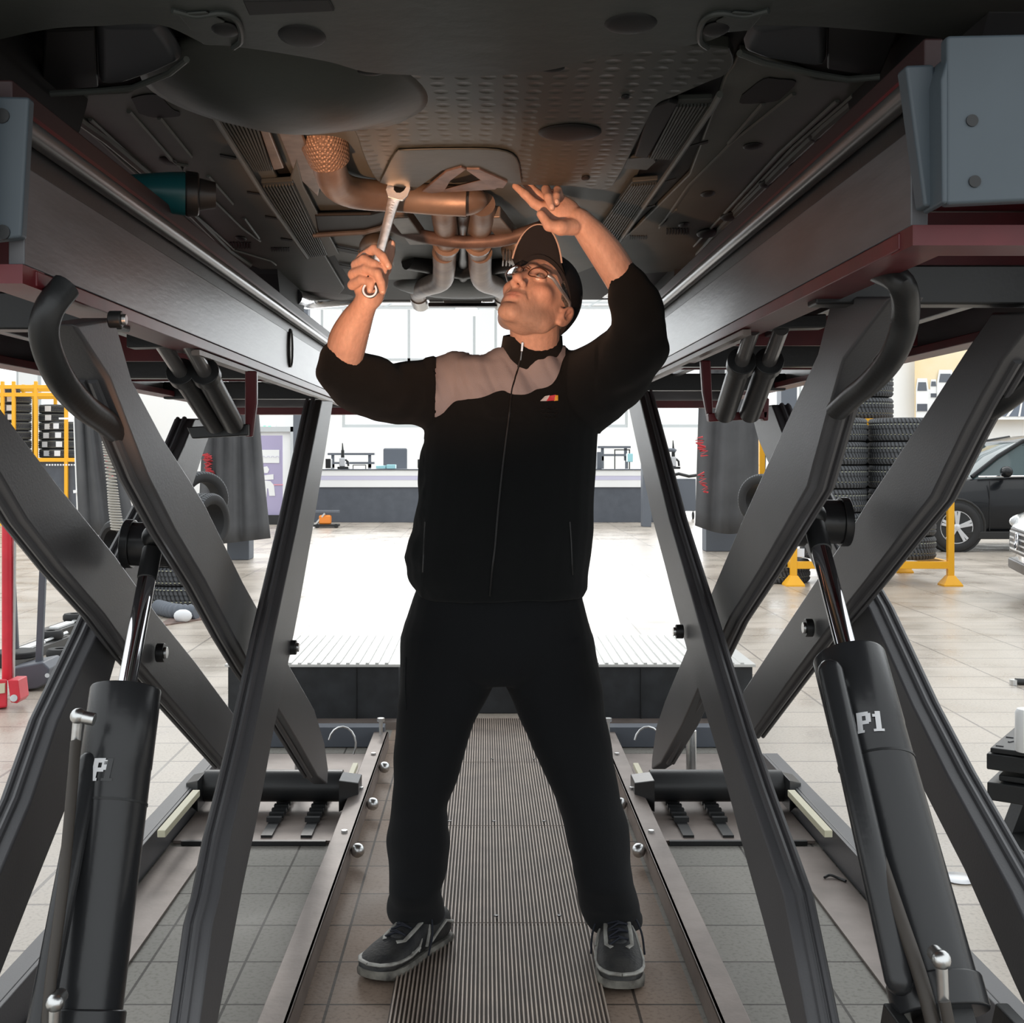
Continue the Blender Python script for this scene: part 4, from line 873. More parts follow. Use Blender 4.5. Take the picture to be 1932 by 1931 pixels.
# floor pan, wheel wells, sills
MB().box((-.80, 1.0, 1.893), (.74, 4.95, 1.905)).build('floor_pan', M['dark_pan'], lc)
front = sm([(-200,130),(60,62),(200,50),(300,48),(372,78),(388,86),(430,88),(520,100),(620,118),(690,137),(780,143),(860,146),(960,142),(1050,131),(1140,108),(1250,95),(1340,78),(1400,52),(1500,50),(1600,56),(1760,70),(2000,95)], 4)
poly('front_undertray', front+[(2400,-40),(1700,-90),(200,-90),(-600,-40)], 1.815, .088, M['plastic'])
# oval recesses and tow pockets in the front tray (surface marks with depth)
def blob(name, cx, cy, rx, ry, z, dz, m, par=None, label=None):
    c = PZ(cx, cy, z); a = abs(PZ(cx+rx, cy, z).x-c.x); b = abs(PZ(cx, cy-ry, z).y-c.y)
    return MB().ball(c, (a, b, dz), 12).build(name, m, par or lc, smooth=True, label=label)
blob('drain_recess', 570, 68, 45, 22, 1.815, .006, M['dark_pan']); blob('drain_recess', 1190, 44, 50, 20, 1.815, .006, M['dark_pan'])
poly('front_slot', [(458,3),(620,0),(632,22),(470,30)], 1.812, .004, M['dark_pan'])
for s in (0, 1):
    f = (lambda x: x) if not s else (lambda x: 1775-x)
    MB().tube([PZ(f(x), y, 1.812) for x, y in sm([(325,20),(370,30),(420,25),(448,40),(455,75),(440,90)])], .004, 8).build('tray_edge', M['plastic'], lc, smooth=True)
    blob('tow_pocket', f(425), 55, 26, 13, 1.812, .006, M['dark_pan']); poly('tow_cover', [(f(335),28),(f(390),24),(f(425),42),(f(400),62),(f(360),58)][::(-1 if s else 1)], 1.811, .004, M['plastic'])
# rear undertray with dimples, and the sump bulge on its left
rear = sm([(372,98),(362,130),(372,168),(420,214),(455,232),(520,246),(600,246),(655,240),(672,255),(684,290),(700,325),(716,345),(745,352),(778,360),(790,354)], 4)+sm([(835,322),(870,314),(905,320),(960,346),(1020,350),(1080,352),(1145,357),(1170,330),(1190,292),(1205,262),(1225,222),(1242,196),(1275,182),(1330,158),(1368,142),(1384,118),(1376,92)], 4)
poly('rear_undertray', rear+[(1250,80),(900,120),(560,90),(400,74)], 1.858, .02, M['dimple'])
poly('step_panel', sm([(716,345),(745,290),(768,284),(860,282),(940,284),(975,300),(985,345)], 3)+[(960,346),(905,320),(870,314),(835,322),(790,354),(745,352)], 1.852, .004, M['plastic'], bevel=.002)
def swell(cx, cy, rx, ry, h, z, name='sump_bulge', m=None):
    c = PZ(cx, cy, z); rings = []
    for j in range(1, 17):
        r = j/16; k = (1-r**2.6)**1.6
        rings.append([Vector((c.x+rx*r*math.cos(t)*(1+.06*math.sin(2*t)), c.y+ry*r*math.sin(t), z-h*k)) for t in [2*PI*i/56 for i in range(56)]])
    rings.append([p+Vector((0,0,.012)) for p in rings[-1]]); MB().loft(rings).build(name, m or M['plastic'], lc, smooth='all')
swell(545, 172, .225, .26, .050, 1.858); swell(668, 195, .10, .16, .020, 1.857)
blob('oval_hollow', 1075, 250, 60, 16, 1.856, .006, M['dark_pan'])
for x, y in ((1180,183),(1105,336),(700,105),(610,165),(1060,110)): blob('tray_clip', x, y, 8, 4, 1.856, .004, M['dark_pan'])
for x, y in ((700,134),(1040,128)): blob('tray_notch', x, y, 26, 6, 1.835, .006, M['dark_pan'])
# side floor panels with pressed ridges
lp = [(78,178),(130,180),(240,175),(330,140),(368,112),(374,168),(420,214),(460,232),(520,330),(600,460),(650,545),(640,556),(560,548),(520,520),(470,500),(432,480),(340,390),(210,268),(150,222)]
poly('side_panel', lp, 1.880, .012, M['pan'])
rp = [(1664,148),(1600,155),(1540,150),(1450,110),(1395,95),(1384,122),(1368,146),(1300,330),(1200,430),(1130,490),(1170,520),(1280,512),(1320,500),(1360,460),(1480,340),(1560,255),(1620,205)]
poly('side_panel', rp, 1.880, .012, M['pan'])
# inner central floor
poly('centre_floor', [(500,240),(1260,200),(1130,500),(1080,520),(660,530),(640,500)], 1.888, .006, M['pan'])
for pts in ([(243,210),(322,300),(345,322),(455,430),(490,455)], [(300,222),(360,296)], [(392,332),(438,385)], [(460,412),(488,450)], [(345,322),(352,312),(330,308),(318,304)], [(170,225),(300,345),(440,470)], [(128,210),(260,330),(420,478)], [(436,470),(510,492),(520,500)]):
    MB().tube([PZ(x, y, 1.878) for x, y in pts], .0045, 6).build('pressed_ridge', M['pan'], lc, smooth=True)
for pts in ([(1498,176),(1380,270),(1300,350),(1245,430)], [(1440,195),(1375,270)], [(1580,190),(1470,290),(1370,400),(1310,465)], [(1275,395),(1245,425)], [(1610,180),(1500,275),(1390,390),(1330,465)]):
    MB().tube([PZ(x, y, 1.878) for x, y in pts], .0045, 6).build('pressed_ridge', M['pan'], lc, smooth=True)
for pts in ([(248,186),(270,180),(300,180),(315,196),(328,208),(338,212),(336,220),(290,222),(262,214)], [(1400,180),(1440,150),(1470,150),(1502,155),(1480,180),(1460,192),(1400,196),(1398,186)]):
    poly('jacking_hole', sm(pts, 3), 1.8775, .002, M['dark_pan'], bevel=0)
for x, y, rx, ry in ((317,304,16,7),(1420,276,18,6),(1335,366,13,5),(455,450,10,4),(1290,424,10,4)): blob('floor_plug', x, y, rx, ry, 1.878, .005, M['dark_pan'])
for pts in ([(415,292),(445,298),(445,302),(415,296)], [(466,362),(492,366),(492,369),(466,365)], [(500,408),(524,412),(524,415),(500,411)], [(530,450),(552,453),(552,456),(530,453)], [(1300,276),(1336,266),(1336,270),(1300,280)], [(1246,345),(1276,337),(1276,341),(1246,349)], [(1216,392),(1236,387),(1236,390),(1216,395)]):
    poly('floor_slot', pts, 1.8775, .002, M['dark_pan'], bevel=0)
for (x0, x1, y0, y1) in ((434,476,458,470),(512,548,468,475),(1257,1300,432,443),(1188,1222,446,452)):
    mb = MB()
    for k in range(8):
        u = x0+(x1-x0)*k/8; mb.prism([PZ(u, y1, 1.877), PZ(u+(x1-x0)/16, y1, 1.877), PZ(u+(x1-x0)/16, y0, 1.877), PZ(u, y0, 1.877)], (0,0,.002))
    mb.build('vent_grille', M['dark_pan'], lc)
for k, (x, y) in enumerate([(1545,258),(1500,305),(1452,345),(1380,408),(1335,440)]):
    blob('sill_tab', x, y, 20, 7, 1.874, .010, M['dark_pan'])
MB().tube([PZ(x, y, 1.875) for x, y in [(90,184),(200,262),(330,372),(432,474),(470,500)]], .010, 8).build('sill_seam', M['pan'], lc, smooth=True)
MB().tube([PZ(x, y, 1.875) for x, y in [(1660,152),(1560,235),(1480,310),(1370,420),(1318,480)]], .010, 8).build('sill_seam', M['pan'], lc, smooth=True)
# front wheel liners
poly('wheel_liner', [(180,48),(300,50),(330,92),(346,118),(300,140),(240,160),(187,166),(184,110)], 1.84, .03, M['liner'], bevel=.02)
poly('wheel_liner', [(1420,58),(1545,40),(1562,50),(1558,132),(1500,125),(1440,115),(1400,100)], 1.84, .03, M['liner'], bevel=.02)
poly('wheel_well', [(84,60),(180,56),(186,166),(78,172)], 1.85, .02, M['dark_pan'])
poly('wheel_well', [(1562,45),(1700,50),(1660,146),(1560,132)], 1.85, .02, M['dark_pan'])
MB().tube([PZ(x, y, 1.835) for x, y in [(80,178),(185,172),(250,166),(320,138),(352,112)]], .005, 8).build('panel_lip', M['pan'], lc, smooth=True)
MB().tube([PZ(x, y, 1.835) for x, y in [(1395,100),(1440,118),(1540,140),(1600,150),(1660,145)]], .005, 8).build('panel_lip', M['pan'], lc, smooth=True)
# ribbed shields along the tunnel
def ribbed(q, z, n, m):   # q = near-left, near-right, far-right, far-left
    a, b, c_, d = [PZ(x, y, z) for x, y in q]; o = MB().prism([a, b, c_, d], (0,0,.012)).build('ribbed_shield', m, lc, bevel=.003)
    mb = MB()
    for k in range(n):
        u = (k+.5)/n; mb.bar(a.lerp(b, u)+Vector((0,.02,-.002)), d.lerp(c_, u)+Vector((0,-.02,-.002)), .004, .006)
    mb.build('shield_ribs', m, o)
ribbed([(404,216),(482,222),(516,322),(478,324)], 1.870, 10, M['plastic']); ribbed([(492,346),(552,342),(618,482),(582,486)], 1.868, 10, M['plastic'])
ribbed([(1278,190),(1346,188),(1268,302),(1222,300)], 1.870, 10, M['plastic']); ribbed([(1192,344),(1242,340),(1166,456),(1126,440)], 1.868, 10, M['plastic'])
poly('shield_edge', [(482,222),(500,228),(536,318),(516,322)], 1.866, .01, M['heat'], bevel=.003); poly('shield_edge', [(560,300),(572,350),(640,480),(618,486),(545,345)], 1.872, .008, M['pan'], bevel=.003)
poly('tunnel_heat_shield', [(524,250),(570,255),(606,345),(600,372),(556,330)], 1.874, .01, M['heat'], bevel=.003)
poly('shield_bridge', [(1170,300),(1232,296),(1240,306),(1222,322),(1160,318)], 1.868, .01, M['plastic']); poly('shield_bridge', [(1225,205),(1262,192),(1280,196),(1222,300),(1196,296)], 1.862, .01, M['dark_pan'])
MB().tube([PZ(x, y, 1.862) for x, y in [(382,180),(402,214),(500,372),(580,486)]], .006, 8).build('shield_seam', M['pan'], lc, smooth=True)
MB().tube([PZ(x, y, 1.862) for x, y in [(1358,178),(1346,200),(1260,325),(1166,460)]], .006, 8).build('shield_seam', M['pan'], lc, smooth=True)
# cross beam, mounts
poly('cross_beam', [(594,408),(700,406),(752,392),(760,430),(730,436),(600,440)], 1.868, .01, M['dark_pan'])
MB().tube([PZ(x, y, 1.862) for x, y in [(592,444),(690,438),(720,430),(755,402)]], .007, 8).build('brace_rod', M['heat'], lc, smooth=True)
for pts in ([(628,466),(700,480),(700,486),(628,472)], [(640,500),(690,508),(690,512),(640,506)], [(1100,455),(1150,450),(1150,454),(1100,460)], [(1110,480),(1160,476),(1160,480),(1110,485)]): poly('floor_slot', pts, 1.877, .002, M['dark_pan'], bevel=0)
# exhaust
def pt(x, y, Y): return P(x, y, Y)
ex = [pt(620,292,2.47), pt(624,325,2.55), pt(640,352,2.66), pt(680,366,2.74), pt(760,372,2.80), pt(830,378,2.82), pt(880,380,2.82)]
MB().tube([V3(q) for q in bez([tuple(q) for q in ex], 6)], .035, 24).build('exhaust_pipe', M['exhaust'], lc, smooth=True)
MB().tube([V3(q) for q in bez([tuple(q) for q in [pt(604,226,2.42), pt(610,258,2.44), pt(622,304,2.48)]], 6)], [.042+.007*math.sin(PI*k/12) for k in range(13)], 28).build('flexible_coupling', M['weave'], lc, smooth=True)
MB().ball(pt(872,378,2.86), (.060,.05,.036), 14).build('exhaust_junction', M['exhaust'], lc, smooth=True)
for s, xs in ((-1, (838, 843, 838, 806, 790)), (1, (910, 902, 906, 935, 948))):
    A = [pt(xs[0],385,2.90), pt(xs[0],410,3.0), pt(xs[1],455,3.3), pt(xs[2],505,3.62)]
    MB().tube([V3(q) for q in bez([tuple(q) for q in A], 6)], .031, 20).build('exhaust_branch', M['exhaust'], lc, smooth=True)
    c = pt(xs[1], 456, 3.3); MB().cyl(c, c+Vector((0,.05,-.0)), .040, .036, n=20).build('branch_clamp', M['exhaust'], lc, smooth=True)
    B_ = [pt(xs[2],475,3.42), pt(xs[2],508,3.66), pt(xs[2]-s*-6,530,3.9), pt(xs[3],540,4.25), pt(xs[4],548,4.7), pt(xs[4],556,4.95)]
    MB().tube([V3(q) for q in bez([tuple(q) for q in B_], 6)], .034, 20).build('tail_pipe', M['exhaust'], lc, smooth=True)
    e = pt(xs[4], 556, 4.95); MB().cyl(e, e+Vector((0,.16,-.012)), .040, n=24).build('exhaust_tip', M['tip'], lc, smooth=True)
# V brace and stabiliser
for pts in ([(796,362),(842,324),(870,316),(880,320),(850,342),(838,362),(815,366)], [(880,320),(905,320),(958,344),(950,356),(925,354),(880,322)]): poly('v_brace', pts, 1.848, .006, M['brace'], bevel=.002)
poly('v_brace_plate', [(832,360),(908,340),(942,352),(935,358),(838,364)], 1.850, .004, M['brace'], bevel=.002)
mb = MB(); pa = [V3(q) for q in bez([tuple(pt(*q)) for q in [(735,424,3.1),(790,444,3.12),(850,455,3.14),(890,457,3.14),(950,452,3.12),(1020,430,3.08),(1085,405,3.02)]], 6)]
mb.tube(pa, .022, 12, flat=.8).build('stabiliser_bar', M['brace'], lc, smooth=True)
MB().cyl(pt(874,395,2.95), pt(874,540,4.6), .02, n=16).build('propeller_shaft', M['black_steel'], lc, smooth=True)
for x, w_ in ((712, 34), (975, 30)):
    c = pt(x, 470, 3.5); b = MB().ball(c, (w_*3.5/F, .10, .045), 12).build('ribbed_muffler', M['heat'], lc, smooth=True)
    mb = MB()
    for k in range(9):
        xx = c.x+(k-4)*w_*3.5/F/4.6; mb.tube([(xx, c.y-.09, c.z-.02), (xx, c.y-.05, c.z-.04), (xx, c.y+.05, c.z-.04)], .0025, 5)
    mb.build('muffler_ribs', M['heat'], b)
for x0, y0, x1, y1 in ((752,400,790,452),(925,400,965,450)):
    MB().bar(pt(x0,y0,2.95), pt(x1,y1,3.2), .05, .03).build('side_heat_shield', M['heat'], lc, bevel=.004)
# rear axle, subframe and rear bumper
MB().tube([pt(770,480,3.9), pt(874,500,4.0), pt(980,480,3.9)], .05, 16).build('rear_subframe', M['black_steel'], lc, smooth=True)
MB().ball(pt(874,535,4.5), (.26,.22,.05), 16).build('spare_wheel_well', M['plastic'], lc, smooth=True)
rb = [V3(q) for q in bez([tuple(pt(*q)) for q in [(548,560,4.5),(580,566,4.85),(640,562,5.05),(720,556,5.12),(874,556,5.14),(1000,552,5.12),(1090,548,5.05),(1150,545,4.85),(1180,540,4.6)]], 6)]
MB().tube(rb, .045, 16, flat=.8).build('rear_bumper', M['car_dark'], lc, smooth=True)
MB().ball(pt(620,545,4.85), (.22,.25,.035), 14).build('bumper_corner', M['plastic'], lc, smooth=True); MB().ball(pt(1120,535,4.85), (.20,.25,.035), 14).build('bumper_corner', M['plastic'], lc, smooth=True)
poly_ = [P(835,566,5.0), P(910,566,5.0), P(906,576,5.0), P(893,577,5.0), P(855,577,5.0), P(840,576,5.0)]
MB().prism(poly_, (0,.06,0)).build('tow_bracket', M['tip'], lc, bevel=.003); MB().prism([P(808,571,5.0), P(938,571,5.0), P(938,578,5.0), P(808,578,5.0)], (0,.05,0)).build('bumper_rib', M['black_steel'], lc, bevel=.003)
# cars parked in the hall
bc = car('car', 'black hatchback parked behind the right tyre rack', M['car_black'], (5.30, 15.9+.88, 0), 0); bc.name = 'parked_car'
sc_ = car('car', 'silver car nose cut off by the right edge of the photo', M['car_silver'], (4.62, 10.5, 0), -.25, logo=True); sc_.name = 'parked_car'
# teal power tool on the left runway
c = P(318, 405, 2.25); c.z = max(c.z, 1.71+.035)
t = thing('power_tool', 'dark teal power tool lying between the car and left runway', 'tool', c)
d = Vector((1,.25,-.0)).normalized()
MB().tube([c-d*.10, c-d*.05, c+d*.0, c+d*.03], [.026, .032, .038, .040], 24).build('motor_housing', M['teal'], t, smooth=True)
MB().cyl(c+d*.03, c+d*.055, .042, .040, n=24).build('rubber_collar', M['black_plastic'], t, bevel=.004)
MB().cyl(c+d*.055, c+d*.085, .030, .024, n=24).build('chuck', M['black_steel'], t, smooth=True)
MB().bar(c-d*.07, c-d*.07+Vector((-.03,.10,-.03)), .04, .04).build('handle', M['teal'], t, bevel=.01)
MB().bar(c-d*.055+Vector((.0,-.036,-.01)), c-d*.02+Vector((0,-.043,-.012)), .003, .012).build('white_sticker', M['label_white'], t)
# ------------------------------------------------------------------ tyres and racks
def two_mat(o, R):
    o.data.materials.append(M['rubber'])
    for p in o.data.polygons:
        c = p.center; p.material_index = 0 if math.hypot(c.x, c.y) > R-.035 else 1
def make_tyre(R, w_, loc, label, group, sticker=False):
    t = thing('tyre', label, 'tyre', loc, group)
    o = tyre_mesh(R, w_, R*.62, 48).build('tread_and_walls', M['tread'], t, smooth=True); 
    two_mat(o, R)
    o.parent = t; o.matrix_parent_inverse = Matrix.Identity(4)
    if sticker:
        q = MB(); a0 = -PI/2-.35
        q.loft([[(R*1.006*math.cos(a0+k*.09), R*1.006*math.sin(a0+k*.09), z) for k in range(6)] for z in (-w_*.3, w_*.3)], cap=False, closed=False)
        q = q.build('paper_sticker', M['label_white'], t); q.parent = t; q.matrix_parent_inverse = Matrix.Identity(4)
    return t
T0 = None
def stack(cx, cy, z, n, R, w_, what, group, proto=None, sticker=False, jit=.005, top=False):
    global T0
    r = random.Random(int(cx*100)+n)
    for k in range(n):
        kk = n-1-k; lab = ('topmost tyre of ' if k == n-1 else '%styre from the bottom of ' % (ordn(k) if k else 'bottom ').replace('bottom tyre from', 'tyre from') ) + what
        if k == 0: lab = 'lowest tyre of '+what
        loc = (cx+r.uniform(-jit, jit), cy+r.uniform(-jit, jit), z+w_/2+k*w_)
        if proto[0] is None: proto[0] = make_tyre(R, w_, loc, lab, group, sticker)
        else: place_copy(proto[0], loc, r.uniform(-.15, .15), lab, group)
def rack(name, label, posts, Y0, Y1, x0, x1, zs, h, foot=True):
    t = thing(name, label, 'rack', ((x0+x1)/2, Y0, 0))
    for x in posts:
        for y in (Y0, Y1):
            p = MB().box((x-.03, y-.03, 0), (x+.03, y+.03, h)).build('post', M['yellow'], t, bevel=.005)
            if foot: MB().loft([[(x-.09, y-.09, 0), (x+.09, y-.09, 0), (x+.09, y+.09, 0), (x-.09, y+.09, 0)], [(x-.09, y-.09, .015), (x+.09, y-.09, .015), (x+.09, y+.09, .015), (x-.09, y+.09, .015)], [(x-.035, y-.035, .10), (x+.035, y-.035, .10), (x+.035, y+.035, .10), (x-.035, y+.035, .10)]]).build('foot_plate', M['yellow'], p)
    for z in zs:
        for y in (Y0, Y1): MB().box((x0, y-.025, z-.035), (x1, y+.025, z+.035)).build('rail', M['yellow'], t, bevel=.004)
        for x in (x0, x1): MB().box((x-.025, Y0, z-.035), (x+.025, Y1, z+.035)).build('rail', M['yellow'], t, bevel=.004)
    return t
Yr = 11.8
xr = lambda x, Y=Yr: P(x, 860, Y).x
rack('tyre_rack', 'yellow steel tyre rack beside the black parked car on the right', [xr(1497), xr(1793)], Yr, Yr+1.35, xr(1497), xr(1793), (.20,), 1.62)
t_ = [o for o in ALL if o.name.startswith('post')]
rk = scene.objects.get('tyre_rack')
for o in [q for q in ALL if q.parent == rk and q.name.startswith('post')]:
    co = getco(o.data)
    if co[:,0].mean() > 3 and co[:,1].mean() < Yr+.2:   # the front right post is a short one
        co[:,2] = np.where(co[:,2] > 1, .84, co[:,2]); setco(o.data, co)
MB().box((xr(1485), Yr+.672, 1.56), (xr(1870), Yr+.698, 1.64)).build('top_rail', M['yellow'], rk, bevel=.004)
pr = [None]; R1, W1 = .325, .232
stack(xr(1592), Yr+.34, .24, 6, R1, W1, 'the near left stack in the right yellow rack', 'new tyres stacked in the right rack', pr)
stack(xr(1724), Yr+.34, .24, 6, R1, W1, 'the near right stack in the right yellow rack', 'new tyres stacked in the right rack', pr)
stack(xr(1627, Yr+1.0), Yr+1.03, .24, 8, R1, W1, 'the tall rear stack in the right yellow rack', 'new tyres stacked in the right rack', pr)
stack(xr(1478, Yr+.2), Yr+.45, 0, 1, R1, W1, 'the floor row left of the right yellow rack', 'new tyres stacked in the right rack', pr)
a = P(1507, 1062, Yr-.03); MB().box((a.x-.02, Yr-.01, .28), (a.x+.06, Yr+.0, .36)).build('white_tag', M['label_white'], rk)
# left rack with a shelf of tyres
Yl = 22.0; xl = lambda x: P(x, 860, Yl).x
R2, W2 = .255, .165; zs = 1.26+(860-868)*Yl/F
lr = rack('tyre_rack', 'tall yellow shelf rack full of tyres at the left edge', [xl(5), xl(26), xl(68), xl(125)], Yl, Yl+1.0, xl(-30), xl(150), (zs, 2.36, 2.50), 2.6)
lr.name = 'shelf_rack'
MB().box((xl(-30), Yl+.05, .1), (xl(150), Yl+.95, zs-.04)).build('dark_locker', M['counter_dark'], lr, bevel=.01)
mb = MB()
for k in range(11):
    u = xl(88+k*5.2); mb.box((u, Yl-.032, zs-.105), (u+.03, Yl-.026, zs-.075))
mb.build('white_perforation', M['label_white'], lr)
pl = [None]
stack(xl(110), Yl+.3, zs+.035, 4, R2, W2, 'the front right stack on the left shelf rack', 'tyres on the left shelf rack', pl, True)
stack(xl(73), Yl+.74, zs+.035, 6, R2, W2, 'the middle stack on the left shelf rack', 'tyres on the left shelf rack', pl, True)
stack(xl(18), Yl+.35, zs+.035, 7, R2, W2, 'the leftmost stack on the left shelf rack', 'tyres on the left shelf rack', pl, True)
stack(xl(-22), Yl+.80, zs+.035, 8, R2, W2, 'the far left rear shelf stack', 'tyres on the left shelf rack', pl, True)
# white pipework beside the rack
t = thing('pipe_stand', 'white pipe stand between the yellow shelf rack and curtain', 'pipe', P(148, 900, 20))
MB().tube([P(142,790,20), P(146,900,20), P(150,1000,20), P(158,1020,20)], .035, 10).build('upright_pipe', M['white_gloss'], t, smooth=True)
MB().tube([P(147,820,20), P(150,900,20), P(160,1010,20)], .02, 8).build('side_pipe', M['alloy'], t, smooth=True)
MB().bar(P(139,928,19.95), P(160,926,19.95), .05, .05).build('cross_clamp', M['white_gloss'], t)
MB().bar(P(112,790,20), P(142,790,20), .06, .03).build('top_tray', M['white_gloss'], t)
# tyres leaning near the columns
def standing(cx, cy, Y, R, rz, label, tilt=0, w_=.2, group=None):
    t = thing('tyre', label, 'tyre', (0,0,0), group)
    o = tyre_mesh(R, w_, R*.62, 48).build('tread_and_walls', M['tread'], t, smooth=True)
    two_mat(o, R)
    o.parent = t; o.matrix_parent_inverse = Matrix.Identity(4)
    t.rotation_euler = (PI/2-tilt, 0, rz); p = P(cx, cy, Y); t.location = p
    return t
standing(378, 942, 11.0, .25, .75, 'worn tyre standing upright behind the left lift, upper of the pair', group='used tyres by the left curtain')
standing(388, 985, 10.6, .25, 1.15, 'worn tyre with ribbed tread behind the left lift, lower of the pair', group='used tyres by the left curtain')
standing(228, 1030, 10.2, .22, -.7, 'tyre standing behind the left lifting tube below the coiled hose', group='used tyres by the left curtain')
standing(1442, 944, 12.5, .27, -.75, 'worn tyre standing upright beside the right grey curtain')
ts = thing('tyre_stand', 'dark wheel stand holding the worn tyres behind the left lift', 'stand', P(380, 1030, 11.2))
a = P(380, 985, 11.3); MB().cyl((a.x, a.y, 0.02), (a.x, a.y, a.z+.25), .04).build('post', M['black_steel'], ts, smooth=True); MB().cyl((a.x, a.y, 0), (a.x, a.y, .03), .25).build('foot', M['black_steel'], ts)
MB().bar((a.x-.1, a.y-.45, a.z-.02), (a.x, a.y, a.z-.02), .05, .05).build('support_arm', M['black_steel'], ts)
a = P(228, 1030, 10.3); MB().cyl((a.x, a.y, 0.02), (a.x, a.y, a.z), .03).build('post', M['black_steel'], ts, smooth=True)
tb = thing('tyre_stand', 'dark wheel stand holding the tyre beside the right curtain', 'stand', P(1442, 1000, 12.6))
a = P(1445, 944, 12.6); MB().cyl((a.x, a.y, 0.02), (a.x, a.y, a.z), .04).build('post', M['black_steel'], tb, smooth=True); MB().cyl((a.x, a.y, 0), (a.x, a.y, .03), .22).build('foot', M['black_steel'], tb)
pf = [None]
a = PZ(330, 1146, 0)
for k in range(3):
    l = (a.x, a.y+.3, .09+k*.16); lab = ['lowest', 'middle', 'topmost'][k]+' of three flat tyres stacked on the floor behind the left lift'
    if k == 0: pf[0] = make_tyre(.32, .16, l, lab, 'flat tyres behind the left lift')
    else: place_copy(pf[0], l, .3*k, lab)
# ribbed hose on the floor and spiral hose hanging
def spiral(name, label, path, r, pitch, m, cat='hose'):
    pts = [V3(q) for q in bez([tuple(q) for q in path], 40)]; rr = []; acc = 0
    for i, p in enumerate(pts):
        if i: acc += (p-pts[i-1]).length
        rr.append(r*(1+.10*math.sin(acc/pitch*2*PI)))
    o = MB().tube(pts, rr, 14).build(name, m, smooth=True); return tag(o, label, cat)
spiral('ribbed_hose', 'thick grey ribbed hose lying in front of the stacked flat tyres', [PZ(298, 1160, 0)+V((0,0,.06)), PZ(330, 1168, 0)+V((0,0,.06)), PZ(372, 1170, 0)+V((0,0,.06))], .055, .045, M['grey_col'])
pts = []; hp = [V3(q) for q in bez([tuple(P(x, y, 10.0)) for x, y in ((200,832),(206,870),(212,920),(216,960),(222,1000))], 40)]
for i, p in enumerate(hp):
    for k in range(1): pts.append(p)
mb = MB(); co_ = []
N_ = 32*14
for i in range(N_):
    u = i/(N_-1)*(len(hp)-1); j = min(int(u), len(hp)-2); p = hp[j].lerp(hp[j+1], u-j); q = i/14*2*PI; r_ = .03+.02*i/N_
    co_.append(p+V((r_*math.cos(q), r_*math.sin(q), 0)))
o = mb.tube(co_, .007, 5).build('coiled_hose', M['rope'], smooth=True); tag(o, 'grey coiled air hose hanging beside the blue-grey curtain', 'hose')
# red floor crane and trolley at the left edge
Yc = PZ(20, 1340, 0).y
t = thing('floor_crane', 'bright red floor crane with tall mast at the left edge', 'crane', PZ(10, 1340, 0))
MB().cyl(P(14, 1283, Yc+.2), P(14, 960, Yc+.2), .027, n=16).build('mast', M['red_bright'], t, smooth=True)
MB().cyl(P(25, 1283, Yc+.2), P(28, 980, Yc+.2), .009, n=8).build('steel_cable', M['zinc'], t)
MB().hexa([P(-60,1345,Yc), P(14,1335,Yc), P(14,1335,Yc+.3), P(-60,1345,Yc+.3), P(-60,1282,Yc), P(14,1282,Yc), P(14,1282,Yc+.3), P(-60,1282,Yc+.3)]).build('base_box', M['red_bright'], t, bevel=.01)
q = MB().prism([P(14,1284,Yc-.02), P(34,1284,Yc-.02), P(38,1320,Yc-.02), P(32,1328,Yc-.02), P(20,1326,Yc-.02)], (0,.12,0)).build('side_plate', M['red_bright'], t, bevel=.004)
MB().cyl(P(26,1318,Yc-.03), P(26,1318,Yc+.02), .018, n=16).build('pivot_bolt', M['zinc'], q, bevel=.002)
MB().prism([P(-20,1292,Yc-.01), P(9,1290,Yc-.01), P(9,1308,Yc-.01), P(-20,1312,Yc-.01)], (0,.01,0)).build('paper_label', M['cream'], t)
MB().cyl(P(38,1300,Yc+.1), P(42,1300,Yc+.1), .06, n=20).build('caster_wheel', M['cream'], t, bevel=.004)
Yt = 7.6
t = thing('wheel_trolley', 'dark grey wheel trolley with two leaning grey posts behind the red crane', 'trolley', PZ(55, 1300, 0))
b0 = PZ(18, 1303, 0); z_ = lambda x, y, Y: P(x, y, Y)
MB().prism([P(17,1262,6.5), P(80,1250,6.5), P(93,1262,6.5), P(88,1290,6.5), P(70,1300,6.5), P(22,1306,6.5)], (0,.25,0)).build('base_box', M['counter_dark'], t, bevel=.01)
MB().bar(P(74,1250,6.6), P(82,1060,6.6), .035, .03).build('post', M['counter_dark'], t, bevel=.004); MB().bar(P(30,1225,6.7), P(18,990,6.7), .03, .03).build('post', M['counter_dark'], t, bevel=.004)
MB().cyl(P(89,1275,6.48), P(89,1275,6.5), .012, n=12).build('axle_bolt', M['zinc'], t)
MB().cyl(P(30,1240,6.75), P(30,1228,6.75), .12, n=24).build('castor_dish', M['rubber'], t, bevel=.01)
